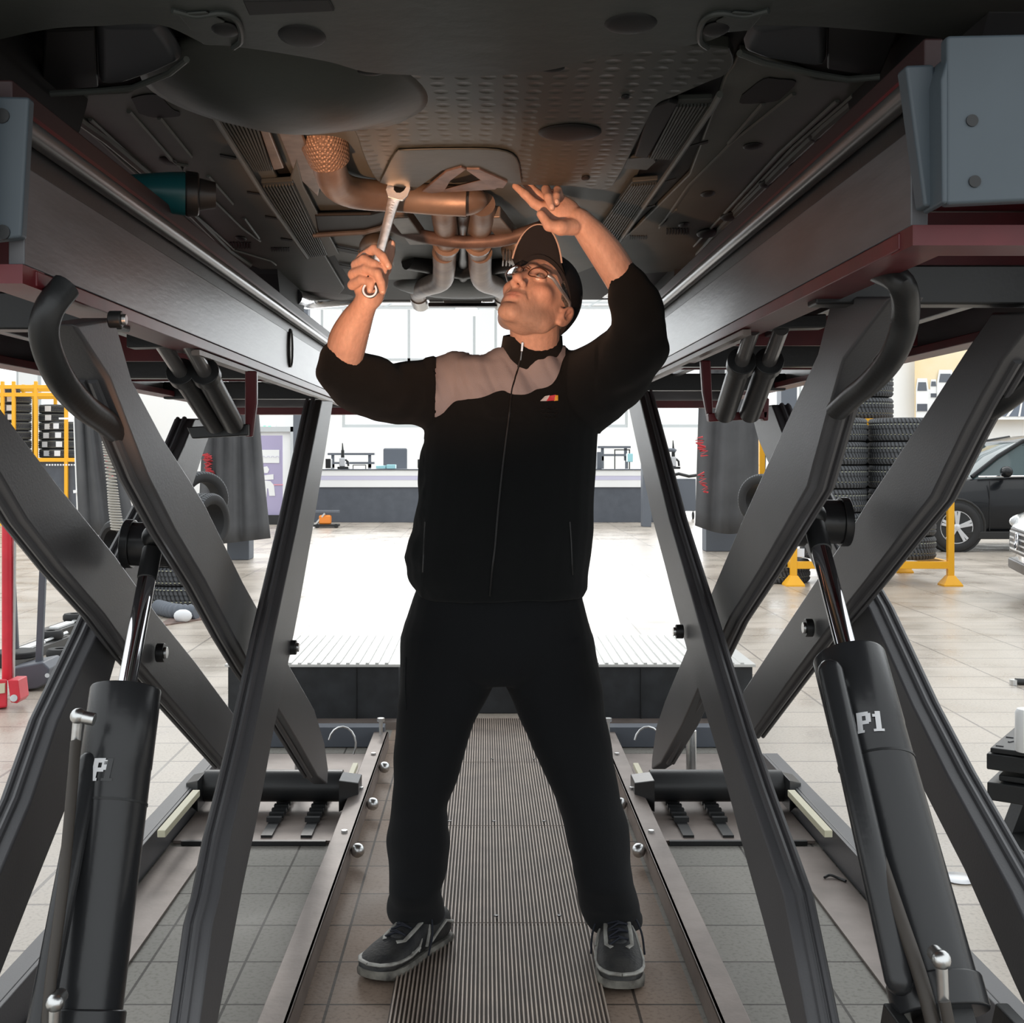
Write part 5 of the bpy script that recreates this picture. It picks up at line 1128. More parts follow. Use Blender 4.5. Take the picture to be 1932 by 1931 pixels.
# tool trays with sockets on the floor
def tray(x0, y0, x1, y1, label, wheels=True):
    a = PZ(x0, y0, 0); b = PZ(x1, y1, 0); d = (b-a).normalized(); n_ = V((-d.y, d.x, 0))*.16
    t = thing('tool_tray', label, 'tool tray', (a+b)/2, 'tool trays on the floor by the crane')
    MB().prism([a, b, b+n_, a+n_], (0,0,.06)).build('tray_body', M['black_plastic'], t, bevel=.006)
    MB().prism([a+(b-a)*.1+n_*.2+V((0,0,.06)), a+(b-a)*.6+n_*.2+V((0,0,.06)), a+(b-a)*.6+n_*.6+V((0,0,.06)), a+(b-a)*.1+n_*.6+V((0,0,.06))], (0,0,.015)).build('white_lid', M['white_gloss'], t, bevel=.003)
    c = a+(b-a)*.8+n_*.5; MB().lathe([(.03,.06),(.07,.06),(.08,.075),(.08,.10),(.07,.115),(.03,.115)], c, 'z', 24, close=True).build('socket_ring', M['rubber'], t, smooth=True)
    MB().tube([a+(b-a)*.62+n_*.3+V((0,0,.07)), a+(b-a)*.95+n_*.2+V((0,0,.08))], .012, 8).build('spanner_bar', M['zinc'], t)
tray(20, 1262, 140, 1215, 'long black tool tray with white lid nearest the red crane'); tray(88, 1282, 150, 1256, 'short black tool tray beside the grey trolley')
tray(112, 1206, 172, 1184, 'black tool tray with a small ring, farthest from the crane')
# small things on the floor at the back
def jack(x, y, label, m1):
    p = PZ(x, y, 0); t = thing('floor_jack', label, 'jack', p)
    MB().box((p.x-.22, p.y-.1, .02), (p.x+.22, p.y+.15, .06)).build('base_plate', M['black_steel'], t, bevel=.01)
    MB().box((p.x-.13, p.y-.05, .06), (p.x+.08, p.y+.1, .22)).build('orange_housing', m1, t, bevel=.03)
    MB().bar((p.x-.2, p.y, .05), (p.x-.02, p.y-.05, .25), .03, .03).build('lever', M['zinc'], t)
    MB().box((p.x-.2, p.y+.0, .26), (p.x+.22, p.y+.12, .30)).build('top_rail', M['grey_col'], t, bevel=.005)
    for q in (-.15, .18): MB().cyl((p.x+q, p.y-.12, .035), (p.x+q, p.y-.08, .035), .035, n=14).build('wheel', M['rubber'], t)
    MB().bar((p.x-.25, p.y+.1, .05), (p.x-.28, p.y+.1, .75), .03, .03).build('spring_post', M['grey_col'], t)
jack(616, 996, 'small trolley jack with orange parts on the floor, left background', M['orange'])
p = PZ(1185, 981, 0); t = thing('bottle', 'orange bottle with white label on a low plate, right background', 'bottle', p)
MB().cyl((p.x-.13, p.y, .14), (p.x+.13, p.y, .14), .085, n=20).build('bottle_body', M['orange'], t, bevel=.02); MB().cyl((p.x-.04, p.y, .14), (p.x+.05, p.y, .14), .088, n=20).build('white_label', M['label_white'], t)
MB().box((p.x-.2, p.y-.1, 0), (p.x+.35, p.y+.15, .05)).build('low_plate', M['grey_col'], t, bevel=.01)
p = PZ(1158, 981, 0); o = MB().ball(p+V((0,0,.055)), (.12,.08,.055), 8).build('rag', M['counter_dark'], smooth=True); tag(o, 'small dark rag on the floor left of the orange bottle', 'rag')
p = PZ(1202, 980, 0); t = thing('post', 'thin pale pole standing behind the orange bottle', 'pole', p); MB().cyl((p.x, p.y, 0), (p.x, p.y, .85), .02, n=10).build('pole_tube', M['white_frame'], t); MB().box((p.x-.1, p.y-.1, 0), (p.x+.1, p.y+.1, .02)).build('pole_foot', M['grey_col'], t)
# dark waste bin trolley between the counter and the right curtain
p = PZ(1290, 980, 0); t = thing('tool_cart', 'dark grey rolling cart between the counter and right curtain', 'cart', p)
MB().box((p.x-.22, p.y, .16), (p.x+.24, p.y+.5, .80)).build('cart_body', M['grey_col'], t, bevel=.01); MB().tube([(p.x-.26, p.y+.05, .86), (p.x-.1, p.y, .9), (p.x+.1, p.y-.02, .85), (p.x+.25, p.y, .87)], .03, 8).build('tangled_cable', M['black_steel'], t, smooth=True)
for q in (-.15, .18): MB().cyl((p.x+q, p.y+.06, .07), (p.x+q+.03, p.y+.06, .07), .07, n=16).build('caster', M['rubber'], t); MB().box((p.x+q, p.y+.04, .07), (p.x+q+.03, p.y+.08, .16)).build('caster_fork', M['zinc'], t)
MB().box((p.x-.22, p.y-.01, .2), (p.x-.14, p.y, .78)).build('perforated_panel', M['alloy'], t)
# black jack platform at the right edge with white cylinder on it
Yj = 3.9
t = thing('jack_platform', 'black chequered jack platform at the right edge', 'lift platform', P(1920, 1500, Yj))
def slab(x, y0, y1, dz, name, m, ex=.5):
    a = P(x, y1, Yj); b = P(x, y0, Yj); d = V((.9,-.62,0)); e = V((.35,.5,0))
    return MB().prism([V((a.x, a.y, a.z)), V((a.x, a.y, a.z))+d*ex, V((a.x, a.y, a.z))+d*ex+e*.8, V((a.x, a.y, a.z))+e*.8], (0,0,b.z-a.z)).build(name, m, t, bevel=.004)
s1 = slab(1861, 1422, 1452, 0, 'upper_plate', M['black_steel']); s2 = slab(1868, 1411, 1421, 0, 'chequer_plate', M['black_steel']); slab(1884, 1462, 1474, 0, 'spacer', M['black_steel'], .4); slab(1862, 1476, 1510, 0, 'lower_plate', M['black_steel'])
a = P(1868, 1411, Yj); mb = MB()
for i in range(7):
    for j in range(5):
        c = a+V((.9,-.62,0))*(.03+i*.04)+V((.35,.5,0))*(.06+j*.12); mb.bar(c, c+V((.02*(1 if (i+j)%2 else -1), .012, 0)), .006, .006)
mb.build('chequer_studs', M['arm'], s2)
lp_ = P(1905, 1540, Yj+.1); MB().bar((lp_.x, lp_.y, 0.0), (lp_.x+.08, lp_.y+.03, P(0,1505,Yj).z), .05, .05).build('leg', M['black_steel'], t); MB().bar((lp_.x+.35, lp_.y-.2, 0.0), (lp_.x+.3, lp_.y-.2, P(0,1505,Yj).z), .05, .05).build('leg', M['black_steel'], t)
MB().box((lp_.x-.05, lp_.y-.25, 0), (lp_.x+.5, lp_.y+.1, .03)).build('foot_frame', M['black_steel'], t, bevel=.004)
c = P(1938, 1438, Yj-.05); t = thing('spray_can', 'white cylindrical can standing on the black jack platform', 'can', c)
zb = P(0, 1411, Yj).z; MB().lathe([(0, 0), (.034, 0), (.036, .004), (.036, .122), (.030, .134), (0, .136)], (c.x, c.y, zb), 'z', 28).build('can_body', M['white_gloss'], t, smooth=True)
p = PZ(1926, 1293, 0); t = thing('cable_end', 'black caster foot on the floor at the right edge', 'caster', p)
MB().tube([p+V((-.03,0,.02)), p+V((.05,0,.015)), p+V((.2,.05,.05)), p+V((.22,.05,.2))], .018, 10).build('foot_arm', M['black_steel'], t, smooth=True); MB().cyl(p+V((-.04,0,.001)), p+V((-.04,0,.03)), .022, n=12).build('end_pad', M['zinc'], t)
# small debris
for i, (x, y) in enumerate([(1810,1660),(620,1700)]):
    p = PZ(x, y, 0)
    if i == 0: o = MB().lathe([(0,0),(.045,0),(.052,.004),(.045,.008),(0,.006)], p, 'z', 20).build('washer_dish', M['alloy'], smooth=True); tag(o, 'small pale round cap on the tiles outside the right lift', 'cap')
p = PZ(1568, 1664, 0); o = MB().tube([V3(q) for q in bez([tuple(p+V(q)) for q in ((-.02,0,.012),(0,.01,.016),(.02,-.005,.012),(.035,-.03,.012))], 4)], .004, 6).build('wire_scrap', M['black_steel'], smooth=True); tag(o, 'short black wire scrap on the tiles inside the right lift', 'wire')
p = PZ(345, 1175, 0); o = MB().ball(p+V((0,0,.05)), (.07,.05,.05), 8).build('cloth', M['label_white'], smooth=True); tag(o, 'crumpled white cloth on the floor beside the stacked flat tyres', 'cloth')
for i, (x0, x1) in enumerate([(290, 385)]):
    a = PZ(x0, 1185, 0); b = PZ(x1, 1170, 0)
    o = MB().prism([a, b, b+V((0,.6,0)), a+V((0,.5,0))], (0,0,.01)).build('floor_mat', M['brace']); tag(o, 'brown floor mat under the flat tyres', 'mat')
# ------------------------------------------------------------------ the mechanic
man = thing('person', 'person in black fleece jacket, cap and glasses working under the raised car', 'person', (.03, 3.02, 0))
def row(y, xl, xr, Yc, hd, n=28, p=2.4, dz=0):
    a = P(xl, y, Yc); b = P(xr, y, Yc); c = (a+b)/2; hw = (b.x-a.x)/2; out = []
    for k in range(n):
        t = 2*PI*k/n; ct, st = math.cos(t), math.sin(t)
        out.append(Vector((c.x+hw*math.copysign(abs(ct)**(2/p), ct), Yc+hd*math.copysign(abs(st)**(2/p), st), c.z+dz*st)))
    return out
def limb(mb, pts, n=20, flat=1.0):   # pts: px, py, Y, radius in px
    q = bez([(*P(x, y, Y), r*Y/F) for x, y, Y, r in pts], 6)
    mb.tube([V3(a) for a in q], [float(a[3]) for a in q], n, flat=flat, round_ends=True)
# ---- head
Rv = Vector((.80, -.565, -.165)); Rv.normalize()
Fv = Vector((-.39, -.68, .62)); Fv = (Fv-Rv*Fv.dot(Rv)).normalized(); Uv = Fv.cross(Rv)*-1
Uv = Rv.cross(Fv); Uv = Uv if Uv.z > 0 else -Uv
HC = P(1020, 570, 2.93); HS = 1.0
HM = Matrix(((Rv.x, Fv.x, Uv.x), (Rv.y, Fv.y, Uv.y), (Rv.z, Fv.z, Uv.z)))
def hw_(p): return HC+HM@Vector(p)*HS
f = Field((-.13,-.14,-.20), (.13,.15,.16), .0024)
f.ell((0,-.008,.03), (.074,.098,.092), .01)
f.ell((0,.030,-.040), (.060,.062,.078), .03)
for s in (-1, 1):
    f.cap((s*.056,-.002,-.045), (s*.050,.012,-.075), .019, .017, .025); f.cap((s*.050,.012,-.075), (s*.014,.074,-.108), .017, .014, .025)
    f.ell((s*.043,.060,-.026), (.022,.022,.018), .02)
    f.cap((s*.008,.090,.022), (s*.040,.080,.020), .009, .007, .014)
f.ell((0,.078,-.106), (.020,.016,.014), .018)
f.ell((0,.066,-.070), (.036,.030,.030), .02)
f.cap((0,.087,.012), (0,.113,-.030), .0085, .0105, .010)
f.ell((0,.115,-.036), (.0115,.0105,.0095), .006)
for s in (-1, 1):
    f.ell((s*.013,.102,-.041), (.0085,.012,.0085), .005)
    f.ell((s*.031,.096,.000), (.017,.012,.011), .010, sub=True)
    f.ell((s*.031,.0815,.000), (.0155,.0128,.0122), .003)
    f.ell((s*.0065,.104,-.0485), (.0035,.006,.004), .002, sub=True)
    f.cap((s*.022,.094,-.040), (s*.032,.080,-.066), .0018, .0018, .006, sub=True)
f.ell((0,.0905,-.0660), (.023,.008,.0032), .005); f.ell((0,.0900,-.0745), (.020,.0078,.0042), .005)
f.cap((-.021,.095,-.0705), (.021,.095,-.0705), .0013, .0013, .0025, sub=True); f.ell((0,.094,-.087), (.018,.006,.005), .006, sub=True)
f.ell((0,.104,-.056), (.003,.006,.007), .004, sub=True)
for s in (-1, 1):      # ears
    ang = .25; R3 = [[1,0,0],[0,math.cos(ang),math.sin(ang)],[0,-math.sin(ang),math.cos(ang)]]
    f.ell((s*.080,-.014,-.024), (.010,.020,.034), .006, rot=R3); f.ell((s*.093,-.008,-.019), (.0125,.0125,.0215), .002, sub=True, rot=R3); f.ell((s*.081,-.004,-.052), (.006,.008,.009), .004)
    f.cap((s*.086,-.013,-.008), (s*.084,-.005,-.030), .0022, .0022, .003)
    f.ell((s*.072,.004,-.022), (.006,.005,.007), .004)
hv, hf = f.mesh()
hvw = (np.array(HM)@hv.T).T*HS+np.array(HC)
body = MB(); body.add([tuple(v) for v in hvw], [tuple(q) for q in hf.tolist()])
# neck, chest, limbs under the clothes
nk = hw_((0,-.025,-.05)); nb = P(1010, 700, 3.02)
body.tube([nk+Vector((0,0,.02)), (nk+nb)/2+Vector((0,-.005,0)), nb], [.062,.060,.070], 24, round_ends=True)
ch = MB()
body.loft([row(y, a, b, Yc, hd) for y, a, b, Yc, hd in [(1245,900,990,3.05,.06),(1200,800,1085,3.05,.11),(1000,805,1095,3.03,.11),(820,825,1100,3.03,.11),(730,840,1100,3.03,.11),(690,890,1070,3.02,.08)]])
for pts in ([(850,1200,3.05,70),(810,1450,3.04,44),(790,1735,3.10,30)], [(1020,1200,3.05,70),(1110,1450,3.04,44),(1160,1735,3.08,30)],
            [(870,740,3.03,48),(770,738,2.96,42),(665,712,2.83,32)], [(1060,745,3.02,48),(1140,715,2.92,40),(1205,625,2.78,26)],
            [(650,690,2.82,32),(655,648,2.80,37),(670,610,2.78,32),(686,580,2.755,24),(694,562,2.745,23),(700,545,2.745,24)],
            [(1206,598,2.77,26),(1176,532,2.76,32),(1150,488,2.755,33),(1122,450,2.75,30),(1100,424,2.745,25),(1090,415,2.74,24)]): limb(body, pts, 22)
# ---- hands, built finger by finger
hf_ = Field((-.34,2.60,1.55), (.32,2.84,1.94), .0026)
def fing(chain, r, k=.0035):   # chain: (px, py, Y)
    p = [tuple(P(*c)) for c in chain]; rr = list(r)
    for i in range(len(p)-1): hf_.cap(p[i], p[i+1], rr[i], rr[i+1], k)
# right hand, gripping the spanner
hf_.ell(tuple(P(700,528,2.755)), (.038,.022,.046), .006); hf_.ell(tuple(P(682,508,2.74)), (.022,.020,.032), .012); hf_.cap(tuple(P(716,520,2.765)), tuple(P(708,558,2.75)), .018, .020, .012); hf_.cap(tuple(P(685,540,2.745)), tuple(P(696,568,2.745)), .022, .024, .014)
fing([(684,486,2.735),(706,470,2.705),(722,484,2.690),(734,503,2.690)], (.0125,.0105,.0095,.0080))
fing([(672,500,2.728),(686,490,2.702),(706,499,2.690),(724,512,2.700)], (.0125,.0110,.0100,.0085))
fing([(666,518,2.725),(690,508,2.695),(712,516,2.680),(719,533,2.680),(722,550,2.690)], (.0125,.0110,.0100,.0095,.0080))
fing([(665,538,2.725),(682,528,2.700),(700,533,2.688),(698,548,2.690)], (.0120,.0100,.0090,.0075))
fing([(712,540,2.770),(728,508,2.780),(735,482,2.770),(739,460,2.760)], (.016,.0125,.0110,.0090))
# left hand reaching up behind the tray edge
hf_.ell(tuple(P(1060,402,2.745)), (.042,.022,.036), .008); hf_.cap(tuple(P(1092,416,2.745)), tuple(P(1060,404,2.745)), .024, .026, .012); hf_.cap(tuple(P(1035,396,2.745)), tuple(P(1060,388,2.755)), .022, .020, .012)
fing([(1030,396,2.740),(1008,384,2.735),(990,366,2.735),(972,351,2.74)], (.0145,.0110,.0100,.0078))
fing([(1034,380,2.755),(1014,366,2.760),(1000,353,2.765),(988,343,2.77)], (.0125,.0105,.0098,.0078))
fing([(1036,372,2.75),(1030,357,2.725),(1034,372,2.700),(1041,392,2.692)], (.0115,.0100,.0095,.0082))
fing([(1058,378,2.75),(1052,358,2.728),(1050,370,2.708),(1050,382,2.700)], (.0110,.0092,.0085,.0075))
fing([(1080,428,2.725),(1058,430,2.705),(1036,426,2.700),(1020,404,2.705)], (.020,.0165,.0120,.0095), .006)
vv, ff = hf_.mesh(); body.add([tuple(v) for v in vv], [tuple(q) for q in ff.tolist()])
bme = fuse(body, .0024, 2, .4)
co = getco(bme); px, py = to_px(co); no = None
loc = ((co-np.array(HC))@np.array(HM))/HS
base = np.tile(np.array([.74,.47,.37]), (len(co), 1))
def blend(mask, col, s=1.0):
    global base
    m = np.clip(mask, 0, 1)[:,None]*s; base = base*(1-m)+np.array(col)*m
head = (np.abs(loc[:,0]) < .12) & (np.abs(loc[:,1]) < .14) & (np.abs(loc[:,2]) < .19)
g = lambda c, r: np.exp(-(((loc-np.array(c))/np.array(r))**2).sum(1))*head
blend(g((0,.06,-.10), (.06,.06,.035))+g((.045,.03,-.08), (.03,.04,.035))+g((-.045,.03,-.08), (.03,.04,.035))+g((0,.10,-.056), (.03,.02,.008)), (.37,.285,.25), .75)
blend(g((0,.098,-.0655), (.021,.012,.005))+g((0,.098,-.0755), (.019,.012,.006)), (.62,.30,.26), .8)
blend(g((0,.115,-.036), (.014,.015,.014))+g((.05,.06,-.03), (.022,.03,.02))+g((-.05,.06,-.03), (.022,.03,.02)), (.78,.40,.30), .5)
blend(g((.080,-.012,-.018), (.012,.02,.035)), (.78,.42,.34), .6)
blend(g((.030,.09,.026), (.020,.016,.0055))+g((-.030,.09,.026), (.020,.016,.0055)), (.13,.10,.085), .95)
at = bme.color_attributes.new('tone', 'FLOAT_COLOR', 'POINT'); at.data.foreach_set('color', np.concatenate([base, np.ones((len(co),1))], 1).astype(np.float32).ravel())
finish('body', bme, M['skin'], man, smooth='all')
# nails
M['nail'] = mat('fingernail', (.72,.50,.42), .3)
for x, y, Y_, r_, w_ in ((732,501,2.690,.0082,.0050),(722,549,2.690,.0080,.0045),(698,547,2.690,.0076,.0042),(740,460,2.76,.009,.005),(1041,391,2.692,.0082,.0048),(1050,381,2.700,.0076,.0042)):
    MB().ball(P(x, y, Y_)+Vector((0,-r_*.86,0)), (w_,.0016,w_*1.25), 8).build('fingernail', M['nail'], man, smooth=True)
# eyes
for s in (-1, 1):
    c = hw_((s*.031,.0825,-.0005)); e = MB().ball(c, .0118*HS, 12).build('eyeball', M['eye'], man, smooth=True)
    g_ = hw_((s*.031,.0825,-.0005)); d = (Fv*.9+Rv*-.25+Uv*.30).normalized(); MB().ball(g_+d*.0085, .0050, 8).build('iris', M['iris'], e, smooth=True)
# hair visible below the cap
f = Field((-.12,-.13,-.10), (.12,.13,.15), .0035)
f.ell((0,-.010,.030), (.0785,.1010,.0960), .003); hvv, hff = f.mesh()
keep = []
for q in hff.tolist():
    c = hvv[q].mean(0); ok = (c[2] > -.062 if c[1] < -.03 else c[2] > -.005-.02*(c[1] < .0)) and c[1] < .045-max(0, -(c[2]-.02))*1.0 and c[2] < .07
    if ok: keep.append(tuple(q))
hvw = (np.array(HM)@hvv.T).T*HS+np.array(HC); mb = MB(); mb.add([tuple(v) for v in hvw], keep); o = mb.build('hair', M['hair'], man, smooth='all')
# cap: crown, brim with pale piping
tl = math.radians(31); Fc = (Fv*math.cos(tl)+Uv*math.sin(tl)); Uc = (Uv*math.cos(tl)-Fv*math.sin(tl))
CC = hw_((0,-.012,.035)); CM = Matrix(((Rv.x, Fc.x, Uc.x), (Rv.y, Fc.y, Uc.y), (Rv.z, Fc.z, Uc.z)))
def cw(p): return CC+CM@Vector(p)
mb = MB(); rings = []
for j in range(15):
    u = j/14; a_ = u*PI/2; zz = -.030+(.128)*math.sin(a_); rr = math.cos(a_)*.98+.02
    rings.append([cw((.083*rr*math.cos(t), .107*rr*math.sin(t)*(1.0), zz)) for t in [2*PI*k/40 for k in range(40)]])
mb.loft(rings); cp = mb.build('baseball_cap', M['cap'], man, smooth=True)
top = []; bot = []; n = 22; rows_ = []
for j in range(9):
    v = j/8; r_ = []
    for i in range(n+1):
        u = -1+2*i/n; th = u*1.0; ex = .072*v*max(0, math.cos(u*1.45))**.30
        x = .082*math.sin(th)*(1+.02*v); y = .104*math.cos(th)+ex; z = -.026-.020*(u*u)*v*1.1+.004*v
        r_.append(Vector((x, y, z)))
    rows_.append(r_)
mb = MB(); nn = n+1; vsb = [cw(p) for r in rows_ for p in r]+[cw(p+Vector((0,0,.004))) for r in rows_ for p in r]; fs = []; N = len(rows_)*nn
for j in range(len(rows_)-1):
    for i in range(n): q = (j*nn+i, j*nn+i+1, (j+1)*nn+i+1, (j+1)*nn+i); fs += [q[::-1], tuple(a+N for a in q)]
for i in range(n): fs += [((len(rows_)-1)*nn+i, (len(rows_)-1)*nn+i+1, (len(rows_)-1)*nn+i+1+N, (len(rows_)-1)*nn+i+N)]
mb.add(vsb, fs); br = mb.build('cap_brim', M['cap'], cp, smooth=True)
MB().tube([cw(p+Vector((0,0,.002))) for p in rows_[-1]], .0022, 8).build('brim_piping', M['piping'], cp, smooth=True, label='pale pink piping along the brim edge')
MB().ball(cw((0,0,.100)), .007, 8).build('cap_button', M['cap'], cp, smooth=True)
# glasses
gl = None; mb = MB(); fr = []
for s in (-1, 1):
    ring = [hw_((s*.033+.024*math.cos(t)*(1 if abs(math.cos(t)) > .5 else 1), .104-.010*abs(math.cos(t)*(1 if s*math.cos(t) > 0 else .2)), -.001+.0145*math.copysign(abs(math.sin(t))**.8, math.sin(t)))) for t in [2*PI*k/28 for k in range(28)]]
    mb.tube(ring+[ring[0]], .0013, 6); fr.append(ring)
mb.tube([hw_((-.010,.106,.004)), hw_((0,.110,.006)), hw_((.010,.106,.004))], .0013, 6)
gl = mb.build('glasses', M['frame'], man, smooth=True)
for s in (-1, 1):
    MB().tube([hw_((s*.057,.094,.002)), hw_((s*.068,.085,.002)), hw_((s*.078,.035,.003)), hw_((s*.081,.002,.006)), hw_((s*.080,-.014,-.004))], .0021, 8, flat=2.0).build('temple_arm', M['temple'], gl, smooth=True)
    MB().prism(fr[0 if s < 0 else 1], tuple(Fv*.0012)).build('lens', M['lens'], gl)
# ---- jacket
jk = MB()
jk.loft([row(y, a, b, Yc, hd) for y, a, b, Yc, hd in [(1128,795,1098,3.03,.135),(1112,786,1108,3.03,.14),(1085,768,1110,3.03,.15),(1050,761,1116,3.03,.155),(1000,776,1121,3.03,.145),(940,783,1122,3.03,.14),(880,790,1123,3.03,.14),(820,799,1124,3.03,.14),(770,806,1128,3.03,.14),(720,818,1126,3.03,.13),(690,838,1105,3.03,.115),(668,900,1080,3.025,.095),(656,930,1066,3.02,.08)]])
limb(jk, [(900,738,3.03,70),(830,742,3.01,72),(780,742,2.975,60),(735,745,2.93,55),(690,728,2.87,58),(648,704,2.83,52),(642,680,2.82,44),(652,660,2.81,38)], 28)
limb(jk, [(1040,748,3.03,76),(1100,738,3.0,78),(1150,710,2.92,72),(1190,668,2.84,66),(1205,622,2.79,56),(1198,575,2.77,47),(1178,532,2.76,37),(1167,512,2.757,33)], 28)
jm = fuse(jk, .0065, 5, .6)
def folds(me, amp, fn):
    co = getco(me); no = getno(me); a = np.zeros(len(co))
    for i, c in enumerate(co): a[i] = fn(c)
    setco(me, co+no*(a*amp)[:,None])
def jf(c):
    x, y, z = c; px_ = CX+x*F/y; py_ = CY-(z-H)*F/y
    s = noise.noise((x*6, y*4, z*4+3))+.5*noise.noise((x*14, y*8, z*9))
    if px_ < 800 or px_ > 1125: s += .8*noise.noise((x*10+z*8, y*8, z*16-x*10))+.4*noise.noise((x*26, y*20, z*26))
    if 820 < px_ < 1070 and py_ < 790: s += 2.4*noise.noise((x*15+z*9, 2, z*5-x*3))+.9*abs(noise.noise((x*30+z*14, 5, z*8)))
    return s
folds(jm, .009, jf)
# cuffs and hem: cut the sleeve ends open by removing the caps around the skin
co = getco(jm); px, py = to_px(co); cen = np.array([co[list(p.vertices)].mean(0) for p in jm.polygons]); cpx, cpy = to_px(cen)
jo = finish('jacket', jm, M['fleece'], man, smooth='all', label='black fleece jacket')
from mathutils.bvhtree import BVHTree
def bvh(me): return BVHTree.FromPolygons([tuple(v) for v in getco(me)], [tuple(p.vertices) for p in me.polygons])
bj = [bvh(jm)]
def hit(x, y, bs, off=.002, strict=False):
    o = Vector((0,0,H)); d = (P(x, y, 1)-o).normalized(); r = None
    for b in bs:
        h = b.ray_cast(o, d)
        if h[0] is not None and (r is None or h[3] < r[3]): r = h
    if strict: return (r[0]+r[1]*off) if r and r[0].y < 3.02 else None
    return r[0]+(-d)*off if r else P(x, y, 2.88)
yb = bez([(820,788),(836,781),(848,768),(860,758),(880,754),(912,750),(934,741),(950,738),(965,744),(992,745),(1012,736),(1036,729),(1050,714),(1058,690),(1066,672)], 6)
grid = []; NX = 84; NYy = 44
for i in range(NX+1):
    x = 821+(1066-821)*i/NX; yl = float(np.interp(x, [q[0] for q in yb], [q[1] for q in yb])); y0_ = 640
    while y0_ < yl and hit(x, y0_, bj, .002, True) is None: y0_ += 1
    lx = 821+8*max(0, (yl-700)/90)*0
    grid.append([hit(x+(8*(1-(yl-(y0_+(yl-y0_)*j/NYy))/120) if i < 6 else 0)*(6-i)/6*-0, min(yl, y0_+.5+(yl-y0_)*j/NYy), bj, .0028, True) for j in range(NYy+1)])
vid = {}; vs_ = []; fs_ = []
for i, c_ in enumerate(grid):
    for j, p in enumerate(c_):
        if p is not None: vid[i, j] = len(vs_); vs_.append(p)
for i in range(NX):
    for j in range(NYy):
        k_ = [(i,j),(i,j+1),(i+1,j+1),(i+1,j)]
        if all(q in vid for q in k_):
            pp = [vs_[vid[q]] for q in k_]
            if max((pp[0]-pp[2]).length, (pp[1]-pp[3]).length) < .035: fs_.append([vid[q] for q in k_])
ymb = MB(); ymb.add(vs_, fs_); yo = ymb.build('yoke_panel', M['yoke'], jo, smooth='all', label='grey pink chest panel')
# shared bumps on the yoke edge
# collar
def crow(y, xl, xr, Yc, hd, tilt): return row(y, xl, xr, Yc, hd, 36, 2.2, tilt)
mb = MB(); outer = [crow(700,934,1072,3.00,.085,.012), crow(676,940,1066,2.99,.083,.012), crow(652,946,1062,2.985,.080,.012), crow(634,949,1061,2.98,.078,.012)]
inner = [crow(633,954,1056,2.98,.073,.012), crow(652,952,1056,2.985,.074,.012), crow(690,945,1060,2.99,.076,.012)]
mb.loft(outer+inner, cap=False); cl = mb.build('collar', M['fleece'], jo, smooth='all')
bj.append(bvh(cl.data))
zp = [(986,640),(985,660),(981,680),(976,700),(970,720),(965,742),(960,790),(952,850),(945,910),(939,970),(934,1030),(928,1080),(924,1125)]
MB().tube([hit(x, y, bj, .001) for x, y in sm(zp, 4)], .0028, 8).build('zip_tape', M['black_plastic'], jo, smooth=True)
MB().tube([hit(x, y, bj, .003) for x, y in sm([(986,636),(986,650),(984,664),(982,680)], 4)], .0016, 6).build('zip_teeth', M['zinc'], jo)
a = hit(986, 646, bj, .006); MB().bar(a, a+Vector((-.002,0,-.022)), .006, .003, up=(0,1,0)).build('zip_puller', M['zinc'], jo, bevel=.001)
def patch(pts, m, name, off=.003):
    q = [hit(x, y, bj, off) for x, y in pts]; return MB().prism(q, (0, .0015, 0)).build(name, m, jo)
patch([(1019,757),(1028,748),(1037,746),(1034,757)], M['label_white'], 'emblem_white'); patch([(1031,757),(1037,747),(1049,745),(1046,756)], M['red_bright'], 'emblem_red'); patch([(1045,757),(1048,746),(1053,746),(1053,756)], M['yellow'], 'emblem_yellow')
for x, y, w2 in ((1018,771,36),(1020,779,32),(1026,787,24)):
    MB().tube([hit(x+k*w2/6, y+(k%2)*2, bj, .001) for k in range(7)], .0012, 5).build('dark_lettering', M['black_plastic'], jo)
for pts in ([(1075,985),(1078,1030),(1080,1085)], [(802,985),(800,1030),(798,1080)]):
    MB().tube([hit(x, y, bj, .0005) for x, y in sm(pts, 3)], .0022, 6).build('pocket_zip', M['black_plastic'], jo)
# ---- trousers
tr = MB()
def lrow(y, a, b, Yc, hd): return row(y, a, b, Yc, hd, 28, 2.2)
tr.loft([lrow(y, a, b, Yc, hd) for y, a, b, Yc, hd in [(1085,792,1096,3.03,.115),(1130,778,1100,3.04,.125),(1180,765,1112,3.05,.135),(1225,758,1122,3.05,.135),(1262,756,1129,3.05,.12),(1285,775,1110,3.05,.09)]])
tr.loft([lrow(y, a, b, Yc, hd) for y, a, b, Yc, hd in [(1200,760,965,3.05,.12),(1262,754,945,3.05,.115),(1300,752,928,3.04,.108),(1366,747,897,3.03,.10),(1430,744,875,3.02,.095),(1477,741,858,3.01,.088),(1520,737,843,3.01,.082),(1587,729,847,3.02,.085),(1635,728,840,3.03,.085),(1675,730,826,3.04,.085),(1700,731,836,3.08,.08),(1722,733,843,3.11,.073),(1736,738,840,3.12,.068)]])
tr.loft([lrow(y, a, b, Yc, hd) for y, a, b, Yc, hd in [(1200,920,1118,3.05,.12),(1262,940,1128,3.05,.115),(1300,956,1134,3.04,.108),(1366,988,1144,3.03,.10),(1433,1018,1156,3.02,.095),(1500,1044,1172,3.01,.088),(1556,1062,1186,3.01,.085),(1620,1080,1192,3.02,.083),(1666,1088,1196,3.03,.083),(1705,1092,1206,3.07,.08),(1730,1100,1214,3.11,.073),(1748,1108,1212,3.12,.068)]])
